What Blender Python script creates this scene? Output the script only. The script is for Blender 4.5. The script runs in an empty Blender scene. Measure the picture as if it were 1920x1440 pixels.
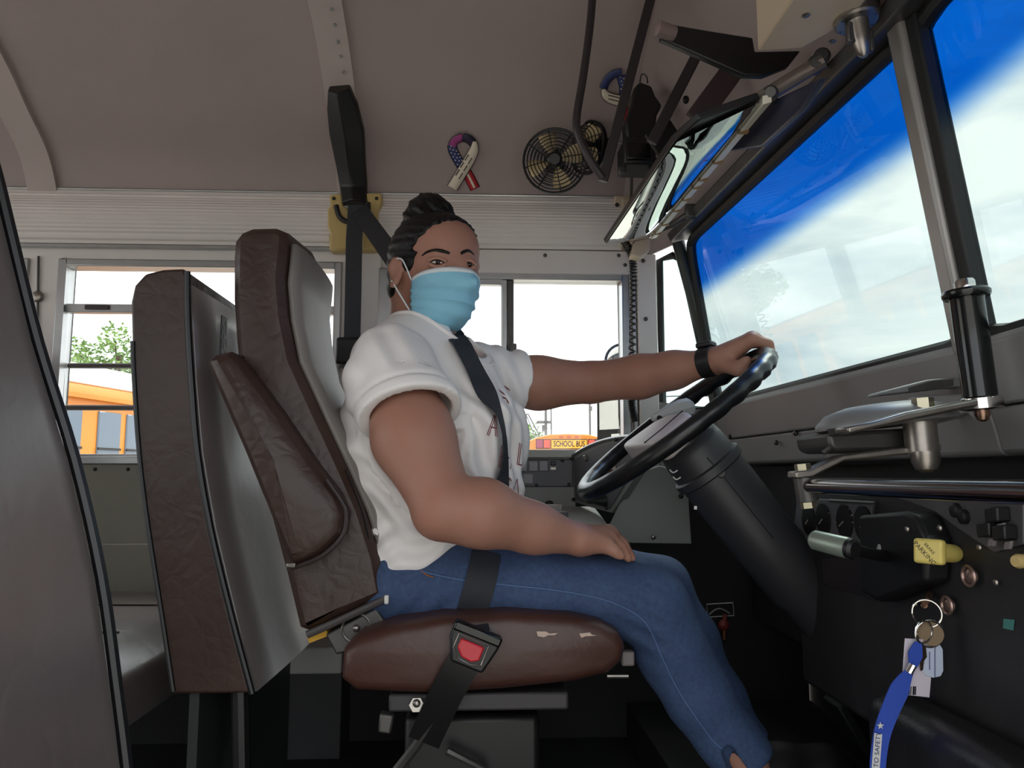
import bpy, bmesh, math, random
import numpy as np
from mathutils import Vector, Matrix, noise as mnoise
from mathutils.bvhtree import BVHTree

scene = bpy.context.scene
COL = scene.collection
R = math.radians

# ------------------------------------------------------------------ camera
CAM = Vector((0.0, 0.0, 0.66))
PITCH, YAW, FPX = R(6.7), R(2.5), 1450.0
cam_d = bpy.data.cameras.new('camera')
cam_d.sensor_width = 36.0
cam_d.lens = FPX / 1920 * 36.0
cam_d.clip_start = 0.02
cam_d.clip_end = 400
cam_o = bpy.data.objects.new('camera', cam_d)
COL.objects.link(cam_o)
cam_o.location = CAM
cam_o.rotation_euler = (R(90) + PITCH, 0, -YAW)
scene.camera = cam_o

# ------------------------------------------------------------------ sky
SKY = 1.5
w = bpy.data.worlds.new('sky')
scene.world = w
w.use_nodes = True
nt = w.node_tree
nt.nodes.clear()
wo = nt.nodes.new('ShaderNodeOutputWorld')
bg = nt.nodes.new('ShaderNodeBackground')
bg.inputs['Strength'].default_value = SKY
tc = nt.nodes.new('ShaderNodeTexCoord')
mp = nt.nodes.new('ShaderNodeMapping')
mp.inputs['Scale'].default_value = (1.2, 1.2, 4.0)
n1 = nt.nodes.new('ShaderNodeTexNoise')
n1.inputs['Scale'].default_value = 2.6
n1.inputs['Detail'].default_value = 7
n1.inputs['Roughness'].default_value = 0.55
n1.inputs['Distortion'].default_value = 0.4
rp = nt.nodes.new('ShaderNodeValToRGB')
rp.color_ramp.elements[0].position = 0.34
rp.color_ramp.elements[0].color = (0.46, 0.53, 0.60, 1)
rp.color_ramp.elements[1].position = 0.66
rp.color_ramp.elements[1].color = (0.90, 0.90, 0.88, 1)
nt.links.new(tc.outputs['Generated'], mp.inputs['Vector'])
nt.links.new(mp.outputs['Vector'], n1.inputs['Vector'])
nt.links.new(n1.outputs['Fac'], rp.inputs['Fac'])
nt.links.new(rp.outputs['Color'], bg.inputs['Color'])
nt.links.new(bg.outputs['Background'], wo.inputs['Surface'])

# soft sun behind thin cloud
sun_d = bpy.data.lights.new('sun', 'SUN')
sun_d.energy = 2.2
sun_d.angle = R(28)
sun_d.color = (1.0, 0.96, 0.9)
V_sun = Vector((-0.40, -0.42, -0.81))      # light travels from high front left
sun_o = bpy.data.objects.new('sun', sun_d)
COL.objects.link(sun_o)
sun_o.rotation_euler = V_sun.to_track_quat('-Z', 'Y').to_euler()

scene.view_settings.view_transform = 'Standard'
scene.view_settings.look = 'None'
scene.view_settings.gamma = 1.0
scene.view_settings.use_curve_mapping = False
scene.view_settings.exposure = 1.08

# ------------------------------------------------------------------ pixel -> direction
_f = Vector((math.sin(YAW) * math.cos(PITCH), math.cos(YAW) * math.cos(PITCH), math.sin(PITCH)))
_r = Vector((math.cos(YAW), -math.sin(YAW), 0))
_u = _r.cross(_f)
def ray(px, py):
    return _f + _r * ((px - 960) / FPX) - _u * ((py - 720) / FPX)
def P(px, py, Y=None, X=None, Z=None):
    d = ray(px, py)
    if Y is not None: t = (Y - CAM.y) / d.y
    elif X is not None: t = (X - CAM.x) / d.x
    else: t = (Z - CAM.z) / d.z
    return CAM + d * t

# ------------------------------------------------------------------ materials
def lin(c):
    return tuple(((v / 255) / 12.92 if v / 255 <= 0.04045 else (((v / 255) + 0.055) / 1.055) ** 2.4) for v in c) + (1,)
MATS = {}
def mat(name, c, rough=0.5, metal=0.0, var=0.0, vscale=8.0, bump=0.0, bscale=60.0, btype='noise', spec=0.5,
        stretch=None, c2=None, emit=0.0, coat=0.0, sss=0.0, sheen=0.0, bdist=0.004):
    if name in MATS: return MATS[name]
    m = bpy.data.materials.new(name)
    m.use_nodes = True
    t = m.node_tree
    b = t.nodes['Principled BSDF']
    b.inputs['Roughness'].default_value = rough
    b.inputs['Metallic'].default_value = metal
    b.inputs['Specular IOR Level'].default_value = spec
    b.inputs['Coat Weight'].default_value = coat
    b.inputs['Coat Roughness'].default_value = 0.28
    if sheen:
        b.inputs['Sheen Weight'].default_value = sheen
    if sss:
        b.inputs['Subsurface Weight'].default_value = sss
        b.inputs['Subsurface Radius'].default_value = (0.012, 0.004, 0.002)
    base = lin(c)
    b.inputs['Base Color'].default_value = base
    if emit:
        b.inputs['Emission Color'].default_value = base
        b.inputs['Emission Strength'].default_value = emit
    crd = t.nodes.new('ShaderNodeTexCoord')
    src = crd.outputs['Object']
    if stretch:
        mpn = t.nodes.new('ShaderNodeMapping')
        mpn.inputs['Scale'].default_value = stretch
        t.links.new(src, mpn.inputs['Vector'])
        src = mpn.outputs['Vector']
    if var or c2:
        n = t.nodes.new('ShaderNodeTexNoise')
        n.inputs['Scale'].default_value = vscale
        n.inputs['Detail'].default_value = 5
        r = t.nodes.new('ShaderNodeValToRGB')
        r.color_ramp.elements[0].position = 0.3
        r.color_ramp.elements[1].position = 0.7
        r.color_ramp.elements[0].color = tuple(v * (1 - var) for v in base[:3]) + (1,)
        e1 = lin(c2) if c2 else base
        r.color_ramp.elements[1].color = tuple(min(1, v * (1 + var)) for v in e1[:3]) + (1,)
        t.links.new(src, n.inputs['Vector'])
        t.links.new(n.outputs['Fac'], r.inputs['Fac'])
        t.links.new(r.outputs['Color'], b.inputs['Base Color'])
    if bump:
        bn = t.nodes.new('ShaderNodeBump')
        bn.inputs['Strength'].default_value = bump
        bn.inputs['Distance'].default_value = bdist
        if btype == 'voronoi':
            v = t.nodes.new('ShaderNodeTexVoronoi')
            v.feature = 'DISTANCE_TO_EDGE'
            v.inputs['Scale'].default_value = bscale
            n2 = t.nodes.new('ShaderNodeTexNoise')
            n2.inputs['Scale'].default_value = bscale * 0.4
            n2.inputs['Detail'].default_value = 6
            mx = t.nodes.new('ShaderNodeVectorMath')
            mx.operation = 'MULTIPLY_ADD'
            mx.inputs[1].default_value = (0.06, 0.06, 0.06)
            t.links.new(src, n2.inputs['Vector'])
            t.links.new(n2.outputs['Color'], mx.inputs[0])
            t.links.new(src, mx.inputs[2])
            t.links.new(mx.outputs['Vector'], v.inputs['Vector'])
            ad = t.nodes.new('ShaderNodeMath')
            ad.operation = 'MULTIPLY_ADD'
            ad.inputs[1].default_value = 0.5
            t.links.new(v.outputs['Distance'], ad.inputs[0])
            t.links.new(n2.outputs['Fac'], ad.inputs[2])
            t.links.new(ad.outputs[0], bn.inputs['Height'])
        elif btype == 'wave':
            v = t.nodes.new('ShaderNodeTexWave')
            v.inputs['Scale'].default_value = bscale
            v.inputs['Distortion'].default_value = 3
            v.inputs['Detail'].default_value = 3
            t.links.new(src, v.inputs['Vector'])
            t.links.new(v.outputs['Fac'], bn.inputs['Height'])
        else:
            v = t.nodes.new('ShaderNodeTexNoise')
            v.inputs['Scale'].default_value = bscale
            v.inputs['Detail'].default_value = 5
            t.links.new(src, v.inputs['Vector'])
            t.links.new(v.outputs['Fac'], bn.inputs['Height'])
        t.links.new(bn.outputs['Normal'], b.inputs['Normal'])
    MATS[name] = m
    return m

def glass(name, tint, band=None, refl=1.0):
    """thin pane: tinted straight-through light plus a fresnel mirror; band = (z_low, z_high, colour) is a tint dyed into the sheet"""
    m = bpy.data.materials.new(name)
    m.use_nodes = True
    t = m.node_tree
    t.nodes.clear()
    o = t.nodes.new('ShaderNodeOutputMaterial')
    tr = t.nodes.new('ShaderNodeBsdfTransparent')
    tr.inputs['Color'].default_value = tuple(tint) + (1,)
    gl = t.nodes.new('ShaderNodeBsdfGlossy')
    gl.inputs['Roughness'].default_value = 0.02
    gl.inputs['Color'].default_value = (refl, refl, refl, 1)
    lw_ = t.nodes.new('ShaderNodeLayerWeight')
    lw_.inputs['Blend'].default_value = 0.5
    pw = t.nodes.new('ShaderNodeMath')
    pw.operation = 'POWER'
    pw.inputs[1].default_value = 5.0
    t.links.new(lw_.outputs['Facing'], pw.inputs[0])
    fr = t.nodes.new('ShaderNodeMath')
    fr.operation = 'MULTIPLY_ADD'
    fr.inputs[1].default_value = 0.75
    fr.inputs[2].default_value = 0.02
    t.links.new(pw.outputs[0], fr.inputs[0])
    mx = t.nodes.new('ShaderNodeMixShader')
    t.links.new(fr.outputs[0], mx.inputs[0])
    t.links.new(tr.outputs[0], mx.inputs[1])
    t.links.new(gl.outputs[0], mx.inputs[2])
    t.links.new(mx.outputs[0], o.inputs['Surface'])
    if band:
        crd = t.nodes.new('ShaderNodeTexCoord')
        sp = t.nodes.new('ShaderNodeSeparateXYZ')
        t.links.new(crd.outputs['Object'], sp.inputs[0])
        mr = t.nodes.new('ShaderNodeMapRange')
        mr.interpolation_type = 'SMOOTHSTEP'
        mr.inputs['From Min'].default_value = band[0]
        mr.inputs['From Max'].default_value = band[1]
        t.links.new(sp.outputs['Z'], mr.inputs['Value'])
        mc = t.nodes.new('ShaderNodeMix')
        mc.data_type = 'RGBA'
        mc.inputs['A'].default_value = tuple(tint) + (1,)
        mc.inputs['B'].default_value = tuple(band[2]) + (1,)
        t.links.new(mr.outputs[0], mc.inputs['Factor'])
        t.links.new(mc.outputs['Result'], tr.inputs['Color'])
    MATS[name] = m
    return m

# ------------------------------------------------------------------ geometry: every function returns (verts, faces) in world metres
def V(*a): return Vector(a)
def frame(z, hint=(0, 0, 1)):
    z = Vector(z).normalized()
    h = Vector(hint)
    if abs(z.dot(h.normalized())) > 0.97: h = Vector((1, 0, 0))
    x = h.cross(z).normalized()
    return x, z.cross(x), z
def g_box(c, s, ax=None):
    c = Vector(c)
    X, Y, Z = ax if ax else (V(1, 0, 0), V(0, 1, 0), V(0, 0, 1))
    vs = [c + X * (s[0] / 2 * i) + Y * (s[1] / 2 * j) + Z * (s[2] / 2 * k) for i in (-1, 1) for j in (-1, 1) for k in (-1, 1)]
    return vs, [(0, 1, 3, 2), (4, 6, 7, 5), (0, 4, 5, 1), (2, 3, 7, 6), (0, 2, 6, 4), (1, 5, 7, 3)]
def g_ab(lo, hi):
    lo, hi = Vector(lo), Vector(hi)
    return g_box((lo + hi) / 2, hi - lo)
def g_cyl(a, b, r, r2=None, n=16, caps=True):
    a, b = Vector(a), Vector(b)
    r2 = r if r2 is None else r2
    x, y, z = frame(b - a)
    vs, fs = [], []
    for p, q in ((a, r), (b, r2)):
        for i in range(n):
            t = 2 * math.pi * i / n
            vs.append(p + x * (q * math.cos(t)) + y * (q * math.sin(t)))
    for i in range(n):
        fs.append((i, (i + 1) % n, n + (i + 1) % n, n + i))
    if caps:
        fs.append(tuple(reversed(range(n))))
        fs.append(tuple(range(n, 2 * n)))
    return vs, fs
def g_lathe(o, axis, prof, n=24, hint=(0, 0, 1), sx=1.0):
    o = Vector(o)
    x, y, z = frame(axis, hint)
    vs, fs = [], []
    for (r, h) in prof:
        for i in range(n):
            t = 2 * math.pi * i / n
            vs.append(o + z * h + x * (sx * r * math.cos(t)) + y * (r * math.sin(t)))
    for k in range(len(prof) - 1):
        for i in range(n):
            j = (i + 1) % n
            fs.append((k * n + i, k * n + j, (k + 1) * n + j, (k + 1) * n + i))
    fs.append(tuple(reversed(range(n))))
    fs.append(tuple(range((len(prof) - 1) * n, len(prof) * n)))
    return vs, fs
def smooth_path(pts, k=6, closed=False):
    pts = [Vector(p) for p in pts]
    out = []
    n = len(pts)
    rng = range(n) if closed else range(n - 1)
    for i in rng:
        p0 = pts[(i - 1) % n] if (closed or i > 0) else pts[0]
        p1, p2 = pts[i], pts[(i + 1) % n]
        p3 = pts[(i + 2) % n] if (closed or i + 2 < n) else pts[-1]
        for s in range(k):
            t = s / k
            out.append(0.5 * ((2 * p1) + (p2 - p0) * t + (2 * p0 - 5 * p1 + 4 * p2 - p3) * t * t + (3 * p1 - p0 - 3 * p2 + p3) * t ** 3))
    if not closed: out.append(pts[-1])
    return out
def g_tube(pts, r, n=10, closed=False, caps=True):
    pts = [Vector(p) for p in pts]
    N = len(pts)
    rs = r if isinstance(r, (list, tuple)) else [r] * N
    vs, fs = [], []
    px = None
    for i, p in enumerate(pts):
        if closed: d = pts[(i + 1) % N] - pts[i - 1]
        else: d = pts[min(i + 1, N - 1)] - pts[max(i - 1, 0)]
        d.normalize()
        if px is None: x, y, _ = frame(d)
        else:
            x = px - d * px.dot(d)
            x.normalize()
            y = d.cross(x)
        px = x
        for j in range(n):
            t = 2 * math.pi * j / n
            vs.append(p + (x * math.cos(t) + y * math.sin(t)) * rs[i])
    for i in range(N if closed else N - 1):
        for j in range(n):
            a, b = i * n, ((i + 1) % N) * n
            fs.append((a + j, a + (j + 1) % n, b + (j + 1) % n, b + j))
    if not closed and caps:
        fs.append(tuple(reversed(range(n))))
        fs.append(tuple(range((N - 1) * n, N * n)))
    return vs, fs
def g_torus(c, axis, Rr, r, n=40, m=10):
    x, y, z = frame(axis)
    c = Vector(c)
    return g_tube([c + x * (Rr * math.cos(2 * math.pi * i / n)) + y * (Rr * math.sin(2 * math.pi * i / n)) for i in range(n)], r, m, closed=True)
def g_prism(pts, vec):
    pts = [Vector(p) for p in pts]
    vec = Vector(vec)
    n = len(pts)
    nrm = Vector((0, 0, 0))
    for i in range(n):
        nrm += pts[i].cross(pts[(i + 1) % n])
    if nrm.dot(vec) > 0: pts = pts[::-1]
    vs = pts + [p + vec for p in pts]
    fs = [tuple(range(n)), tuple(reversed(range(n, 2 * n)))]
    for i in range(n):
        j = (i + 1) % n
        fs.append((j, i, n + i, n + j))
    return vs, fs
def g_ribbon(pts, wd, th):
    """strap: pts centre line, wd list of half-width vectors, th thickness"""
    vs, fs = [], []
    N = len(pts)
    for i in range(N):
        p = Vector(pts[i])
        d = (Vector(pts[min(i + 1, N - 1)]) - Vector(pts[max(i - 1, 0)])).normalized()
        wv = Vector(wd[i])
        nn = d.cross(wv).normalized() * (th / 2)
        vs += [p - wv - nn, p + wv - nn, p + wv + nn, p - wv + nn]
    for i in range(N - 1):
        a, b = i * 4, i * 4 + 4
        for j in range(4):
            fs.append((a + j, a + (j + 1) % 4, b + (j + 1) % 4, b + j))
    fs.append((3, 2, 1, 0))
    e = (N - 1) * 4
    fs.append((e, e + 1, e + 2, e + 3))
    return vs, fs
def g_ell(c, rad, ax=None, nu=20, nv=12):
    X, Y, Z = ax if ax else (V(1, 0, 0), V(0, 1, 0), V(0, 0, 1))
    c = Vector(c)
    vs, fs = [], []
    for i in range(nv + 1):
        a = math.pi * i / nv
        for j in range(nu):
            b = 2 * math.pi * j / nu
            vs.append(c + X * (rad[0] * math.sin(a) * math.cos(b)) + Y * (rad[1] * math.sin(a) * math.sin(b)) - Z * (rad[2] * math.cos(a)))
    for i in range(nv):
        for j in range(nu):
            k = (j + 1) % nu
            fs.append((i * nu + j, i * nu + k, (i + 1) * nu + k, (i + 1) * nu + j))
    return vs, fs
def g_loft(rows, closed=False):
    vs = [Vector(p) for r in rows for p in r]
    n = len(rows[0])
    fs = []
    for i in range(len(rows) - 1):
        for j in range(n if closed else n - 1):
            k = (j + 1) % n
            fs.append((i * n + j, i * n + k, (i + 1) * n + k, (i + 1) * n + j))
    return vs, fs

def base_of(o):
    b = Vector((0, 0, 0))
    while o is not None:
        b += o.location
        o = o.parent
    return b
def add(name, geos, m, parent=None, bevel=0.0, seg=2, smooth=35, sub=0, kind=None, solid=0.0, label=None, fixn=True):
    if isinstance(geos, tuple): geos = [geos]
    off = base_of(parent) if parent is not None else Vector((0, 0, 0))
    vs, fs = [], []
    for g in geos:
        k = len(vs)
        vs += [Vector(p) - off for p in g[0]]
        fs += [tuple(i + k for i in f) for f in g[1]]
    me = bpy.data.meshes.new(name)
    me.from_pydata(vs, [], fs)
    if fixn:
        bm = bmesh.new()
        bm.from_mesh(me)
        bmesh.ops.remove_doubles(bm, verts=bm.verts, dist=1e-6)
        bmesh.ops.recalc_face_normals(bm, faces=bm.faces)
        bm.to_mesh(me)
        bm.free()
    me.materials.append(m)
    if smooth:
        me.polygons.foreach_set('use_smooth', [True] * len(me.polygons))
        if smooth < 179: me.set_sharp_from_angle(angle=R(smooth))
    o = bpy.data.objects.new(name, me)
    COL.objects.link(o)
    if parent is not None: o.parent = parent
    if solid:
        md = o.modifiers.new('solid', 'SOLIDIFY')
        md.thickness = solid
        md.offset = 0
    if bevel:
        md = o.modifiers.new('bevel', 'BEVEL')
        md.width = bevel
        md.segments = seg
        md.limit_method = 'ANGLE'
        md.angle_limit = R(30)
        md.harden_normals = False
    if sub:
        md = o.modifiers.new('sub', 'SUBSURF')
        md.levels = sub
        md.render_levels = sub
    if kind: o['kind'] = kind
    if label: o['label'] = label
    return o
def tag(o, label, cat, group=None):
    o['label'] = label
    o['category'] = cat
    if group: o['group'] = group
    return o
def thing(name, loc, label, cat, group=None):
    o = bpy.data.objects.new(name, None)
    o.empty_display_size = 0.05
    COL.objects.link(o)
    o.location = loc
    return tag(o, label, cat, group)
def text_geo(txt, size, outline=0.0, bold=0.0):
    cu = bpy.data.curves.new('t', 'FONT')
    cu.body = txt
    cu.size = size
    cu.align_x = 'CENTER'
    cu.align_y = 'CENTER'
    cu.resolution_u = 3
    cu.offset = bold
    if outline:
        cu.fill_mode = 'NONE'
        cu.bevel_depth = outline
        cu.bevel_resolution = 0
    o = bpy.data.objects.new('t', cu)
    COL.objects.link(o)
    dg = bpy.context.evaluated_depsgraph_get()
    me = bpy.data.meshes.new_from_object(o.evaluated_get(dg))
    vs = [v.co.copy() for v in me.vertices]
    fs = [tuple(p.vertices) for p in me.polygons]
    bpy.data.objects.remove(o)
    bpy.data.meshes.remove(me)
    return vs, fs
def place_text(txt, size, o, ux, uy, outline=0.0, bold=0.0, sx=1.0):
    vs, fs = text_geo(txt, size, outline, bold)
    o, ux, uy = Vector(o), Vector(ux).normalized(), Vector(uy).normalized()
    nz = ux.cross(uy)
    return [o + ux * (v.x * sx) + uy * v.y + nz * v.z for v in vs], fs

# ------------------------------------------------------------------ shared materials
M_ceil = mat('ceiling_vinyl', (160, 145, 142), 0.6, var=0.05, vscale=3, bump=0.15, bscale=500)
M_trim = mat('painted_trim', (222, 215, 211), 0.5, var=0.04, vscale=6, bump=0.05, bscale=300)
M_wall = mat('wall_panel_grey', (150, 148, 136), 0.6, var=0.06, vscale=5, bump=0.15, bscale=400)
M_alu = mat('brushed_aluminium', (178, 178, 178), 0.35, metal=0.85, var=0.06, vscale=20)
M_darkbar = mat('dark_bronze_bar', (70, 62, 62), 0.5, metal=0.3)
M_rub = mat('black_rubber', (18, 20, 20), 0.55, var=0.2, vscale=30)
M_black = mat('black_plastic', (20, 19, 20), 0.45, var=0.15, vscale=40)
M_blackgloss = mat('black_gloss', (12, 14, 14), 0.15)
M_floor = mat('black_rubber_floor', (24, 23, 23), 0.75, var=0.2, vscale=10, bump=0.2, bscale=150)
M_dash = mat('dash_grey_metal', (138, 136, 136), 0.5, var=0.05, vscale=8, bump=0.06, bscale=400)
M_dash2 = mat('console_grey_metal', (126, 128, 124), 0.5, var=0.04, vscale=9, bump=0.08, bscale=400)
M_dpanel = mat('charcoal_plate', (88, 88, 92), 0.5, var=0.05, vscale=12, bump=0.05, bscale=500)
M_leather = mat('brown_vinyl', (60, 43, 37), 0.42, var=0.14, vscale=9, bump=0.6, bscale=38, btype='voronoi', spec=0.45)
M_leath2 = mat('grey_brown_vinyl', (92, 80, 78), 0.40, var=0.12, vscale=6, bump=0.6, bscale=30, btype='voronoi', spec=0.8, coat=0.8, sheen=0.1)
M_leath3 = mat('window_lit_vinyl', (96, 86, 85), 0.38, var=0.12, vscale=6, bump=0.7, bscale=26, btype='voronoi', spec=0.8, coat=0.8, sheen=0.7)  # lighter copy of the brown vinyl, window light put into its colour and sheen
M_pipe = mat('black_piping', (17, 17, 20), 0.4)
M_chrome = mat('chrome', (215, 212, 208), 0.1, metal=1.0)
M_steel = mat('worn_steel', (150, 143, 136), 0.32, metal=0.9, var=0.12, vscale=50)
M_gunmetal = mat('gunmetal', (86, 84, 82), 0.42, metal=0.6, var=0.1, vscale=40)
M_screw = mat('dark_screw', (38, 36, 36), 0.4, metal=0.5)
M_tan = mat('tan_plastic', (196, 170, 112), 0.5, var=0.06, vscale=14)
M_beige = mat('beige_panel', (200, 182, 158), 0.5, var=0.05, vscale=7)
M_strap = mat('seat_belt_webbing', (38, 40, 46), 0.6, var=0.08, vscale=60, bump=0.3, bscale=700, btype='wave')
M_white = mat('white_plastic', (216, 214, 210), 0.45, var=0.03)
M_yel = mat('school_bus_yellow', (208, 124, 28), 0.4, var=0.05, vscale=2)
# ================================================================== THE BUS SHELL
YL, YR = 2.05, 0.0                       # inner faces of the left wall and of the door-side wall
YC = (YL + YR) / 2
XB = -3.0                                # the bus goes on behind; the shell ends here
half = [(1.025, 1.395), (0.995, 1.455), (0.95, 1.51), (0.86, 1.57), (0.775, 1.63), (0.66, 1.69), (0.5, 1.745), (0.28, 1.795), (0.0, 1.815)]
prof = [(YC + a, b) for a, b in half] + [(YC - a, b) for a, b in reversed(half[:-1])]
rp_ = smooth_path([V(0, a, b) for a, b in prof], 4)
def zroof(y):
    for i in range(len(rp_) - 1):
        a, b = rp_[i], rp_[i + 1]
        if a.y >= y >= b.y:
            t = (a.y - y) / max(1e-9, a.y - b.y)
            return a.z + (b.z - a.z) * t
    return 1.395
def roof_hit(px, py, off=0.0):
    d = ray(px, py)
    lo, hi = 0.3, 4.0
    f = lambda t: (CAM + d * t).z - zroof(min(YL, (CAM + d * t).y)) if (CAM + d * t).y < YL else 1.0
    for _ in range(60):
        m = (lo + hi) / 2
        if f(m) > 0: hi = m
        else: lo = m
    p = CAM + d * lo
    e = 0.01
    sl = (zroof(min(YL, p.y + e)) - zroof(p.y - e)) / (min(YL, p.y + e) - p.y + e)
    n = V(0, sl, -1).normalized()
    return p + n * off
XF = 0.40                                # where the ceiling meets the front cap
ceil = add('ceiling', g_loft([[V(x, p.y, p.z) for p in rp_] for x in (XB, -2, -1, 0, XF)]), M_ceil, kind='structure', smooth=180)
def roof_bow(x, wd, m=mat('roof_bow_paint', (178, 164, 160), 0.6, var=0.04)):
    rows = []
    for s in (-1, 1):
        rows.append([V(x + s * wd / 2, p.y, p.z + 0.002) for p in rp_])
    vs, fs = [], []
    inner = [[V(x + s * wd / 2, p.y + (YC - p.y) * 0.008, p.z - 0.008) for p in rp_] for s in (-1, 1)]
    rib = add('roof_bow', [g_loft([rows[0], inner[0], inner[1], rows[1]])], m, ceil, smooth=40)
    return rib
xr2 = roof_hit(628, 100).x
xr1 = roof_hit(85, 300).x - 0.02
for xr in (xr1, xr2, xr1 - 0.72, xr1 - 1.44):
    rb = roof_bow(xr, 0.075)
    if xr == xr2:
        for py in (8, 38, 70, 98, 128):
            p = roof_hit(612 + py * 0.19, py, 0.017)
            add('rivet', g_ell(p + V(0.012, 0, 0), (0.005, 0.005, 0.004), nu=8, nv=5), M_alu, rb)

# ---- left wall
zs, zt = P(250, 860, Y=YL).z, P(400, 489, Y=YL).z
zt2 = P(1000, 512, Y=YL).z
x1a, x1b = P(104, 600, Y=YL).x, P(640, 600, Y=YL).x
x2a, x2b = P(728, 600, Y=YL).x, P(1180, 600, Y=YL).x
XWE = P(1229, 600, Y=YL).x               # front end of the side wall
ztop = 1.40
pitch_w = 0.82
openings = [(x1a - 2 * pitch_w, x1b - 2 * pitch_w, zs, zt), (x1a - pitch_w, x1b - pitch_w, zs, zt), (x1a, x1b, zs, zt), (x2a, x2b, zs - 0.06, zt2)]
def wall_boxes(xs, xe, y0, y1, ops, z0, z1):
    gs, x = [], xs
    for a, b, za, zb in ops:
        if a > x: gs.append(g_ab((x, y0, z0), (a, y1, z1)))
        a2 = max(a, xs)
        gs.append(g_ab((a2, y0, z0), (b, y1, za)))
        gs.append(g_ab((a2, y0, zb), (b, y1, z1)))
        x = b
    gs.append(g_ab((x, y0, z0), (xe, y1, z1)))
    return gs
wl = add('wall_left', wall_boxes(XB, XWE, YL, YL + 0.04, openings, -0.25, ztop + 0.02), M_trim, kind='structure', smooth=0)
# lower cladding panels with a horizontal seam, screw heads
zseam = P(225, 1020, Y=YL).z
for (za, zb) in ((zseam + 0.002, zs - 0.012), (0.3, zseam - 0.002), (0.0, 0.296)):
    add('wall_panel', g_ab((XB, YL - 0.006, za), (XWE - 0.02, YL + 0.002, zb)), M_wall, wl, bevel=0.001)
add('sill_strip', [g_ab((XB, YL - 0.02, zs - 0.014), (x1b + 0.03, YL + 0.01, zs + 0.004))], M_alu, wl, bevel=0.002)
for px in (178, 240, 300):
    add('screw_head', g_ell(P(px, 880, Y=YL - 0.007), (0.005, 0.003, 0.005), nu=8, nv=5), M_screw, wl)
# window pillar cover between the passenger and the driver windows
add('pillar_cover', g_ab((P(648, 600, Y=YL).x, YL - 0.012, zs - 0.1), (P(714, 600, Y=YL).x, YL + 0.002, P(680, 470, Y=YL).z)), M_trim, wl, bevel=0.003)
pc = add('pillar_strip', g_ab((P(712, 500, Y=YL).x, YL - 0.02, zs), (P(741, 500, Y=YL).x, YL + 0.002, P(720, 505, Y=YL).z)), M_alu, wl, bevel=0.004)
# corner pillar with two rivets
cp = add('corner_pillar', g_ab((P(1193, 600, Y=YL).x, YL - 0.03, 0.64), (P(1228, 600, Y=YL).x, YL + 0.01, P(1210, 482, Y=YL).z)), M_trim, wl, bevel=0.003)
for px, py in ((1206, 489), (1211, 598)):
    add('rivet', g_ell(P(px, py, Y=YL - 0.032), (0.006, 0.004, 0.006), nu=10, nv=6), M_gunmetal, cp)
add('pillar_groove', g_ab((P(1184, 600, Y=YL).x, YL - 0.016, 0.64), (P(1191, 600, Y=YL).x, YL + 0.002, P(1190, 500, Y=YL).z)), M_alu, wl, bevel=0.002)
# header rail with screws above driver window
add('header_rail', g_ab((P(735, 490, Y=YL).x, YL - 0.014, zt2 - 0.004), (P(1192, 490, Y=YL).x, YL, P(900, 470, Y=YL).z)), M_trim, wl, bevel=0.003)
for px, py in ((1022, 479), (1160, 479), (1172, 497)):
    add('screw_head', g_ell(P(px, py, Y=YL - 0.016), (0.0055, 0.003, 0.0055), nu=8, nv=5), M_gunmetal, wl)

# ribbed wiring cover along the top of the wall
za, zb = P(900, 468, Y=YL).z, P(900, 372, Y=YL).z
ribp = [V(0, YL, za), V(0, YL - 0.012, za), V(0, YL - 0.014, za + 0.008), V(0, YL - 0.02, za + 0.012)]
for i in range(26):
    t = i / 25
    z = za + 0.016 + (zb - za - 0.03) * t
    bulge = 0.022 + 0.026 * math.sin(math.pi * min(1, max(0, (t - 0.05) / 0.9)))
    ribp.append(V(0, YL - bulge - (0.0022 if i % 2 else 0), z))
ribp += [V(0, YL - 0.02, zb - 0.01), V(0, YL - 0.016, zb), V(0, YL, zb)]
xr_end = P(1163, 420, Y=YL).x
rt = add('trim_1', g_loft([[V(x, p.y, p.z) for p in ribp] for x in (XB, xr_end)]), M_trim, kind='structure', smooth=20)
add('edge_strip', g_tube([V(XB, YL - 0.014, zb + 0.004), V(P(1180, 372, Y=YL).x, YL - 0.014, zb + 0.004)], 0.004, 8), M_alu, rt)
add('lower_channel', g_ab((XB, YL - 0.02, za - 0.012), (P(720, 470, Y=YL).x, YL - 0.002, za - 0.004)), M_alu, rt, bevel=0.001)
# tan end cap of the cover
add('end_cap', [g_prism([V(xr_end - 0.004, YL - 0.052, za + 0.012), V(xr_end - 0.004, YL - 0.052, zb - 0.012), V(xr_end - 0.004, YL, zb + 0.004), V(xr_end - 0.004, YL, za)], (0.03, 0, 0)),
                g_ab((xr_end - 0.02, YL - 0.03, zb - 0.02), (xr_end + 0.04, YL, zb + 0.004))], M_beige, rt, bevel=0.004)
add('screw_head', g_ell(P(1157, 384, Y=YL - 0.034), (0.006, 0.004, 0.006), nu=8, nv=5), M_screw, rt)

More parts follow.
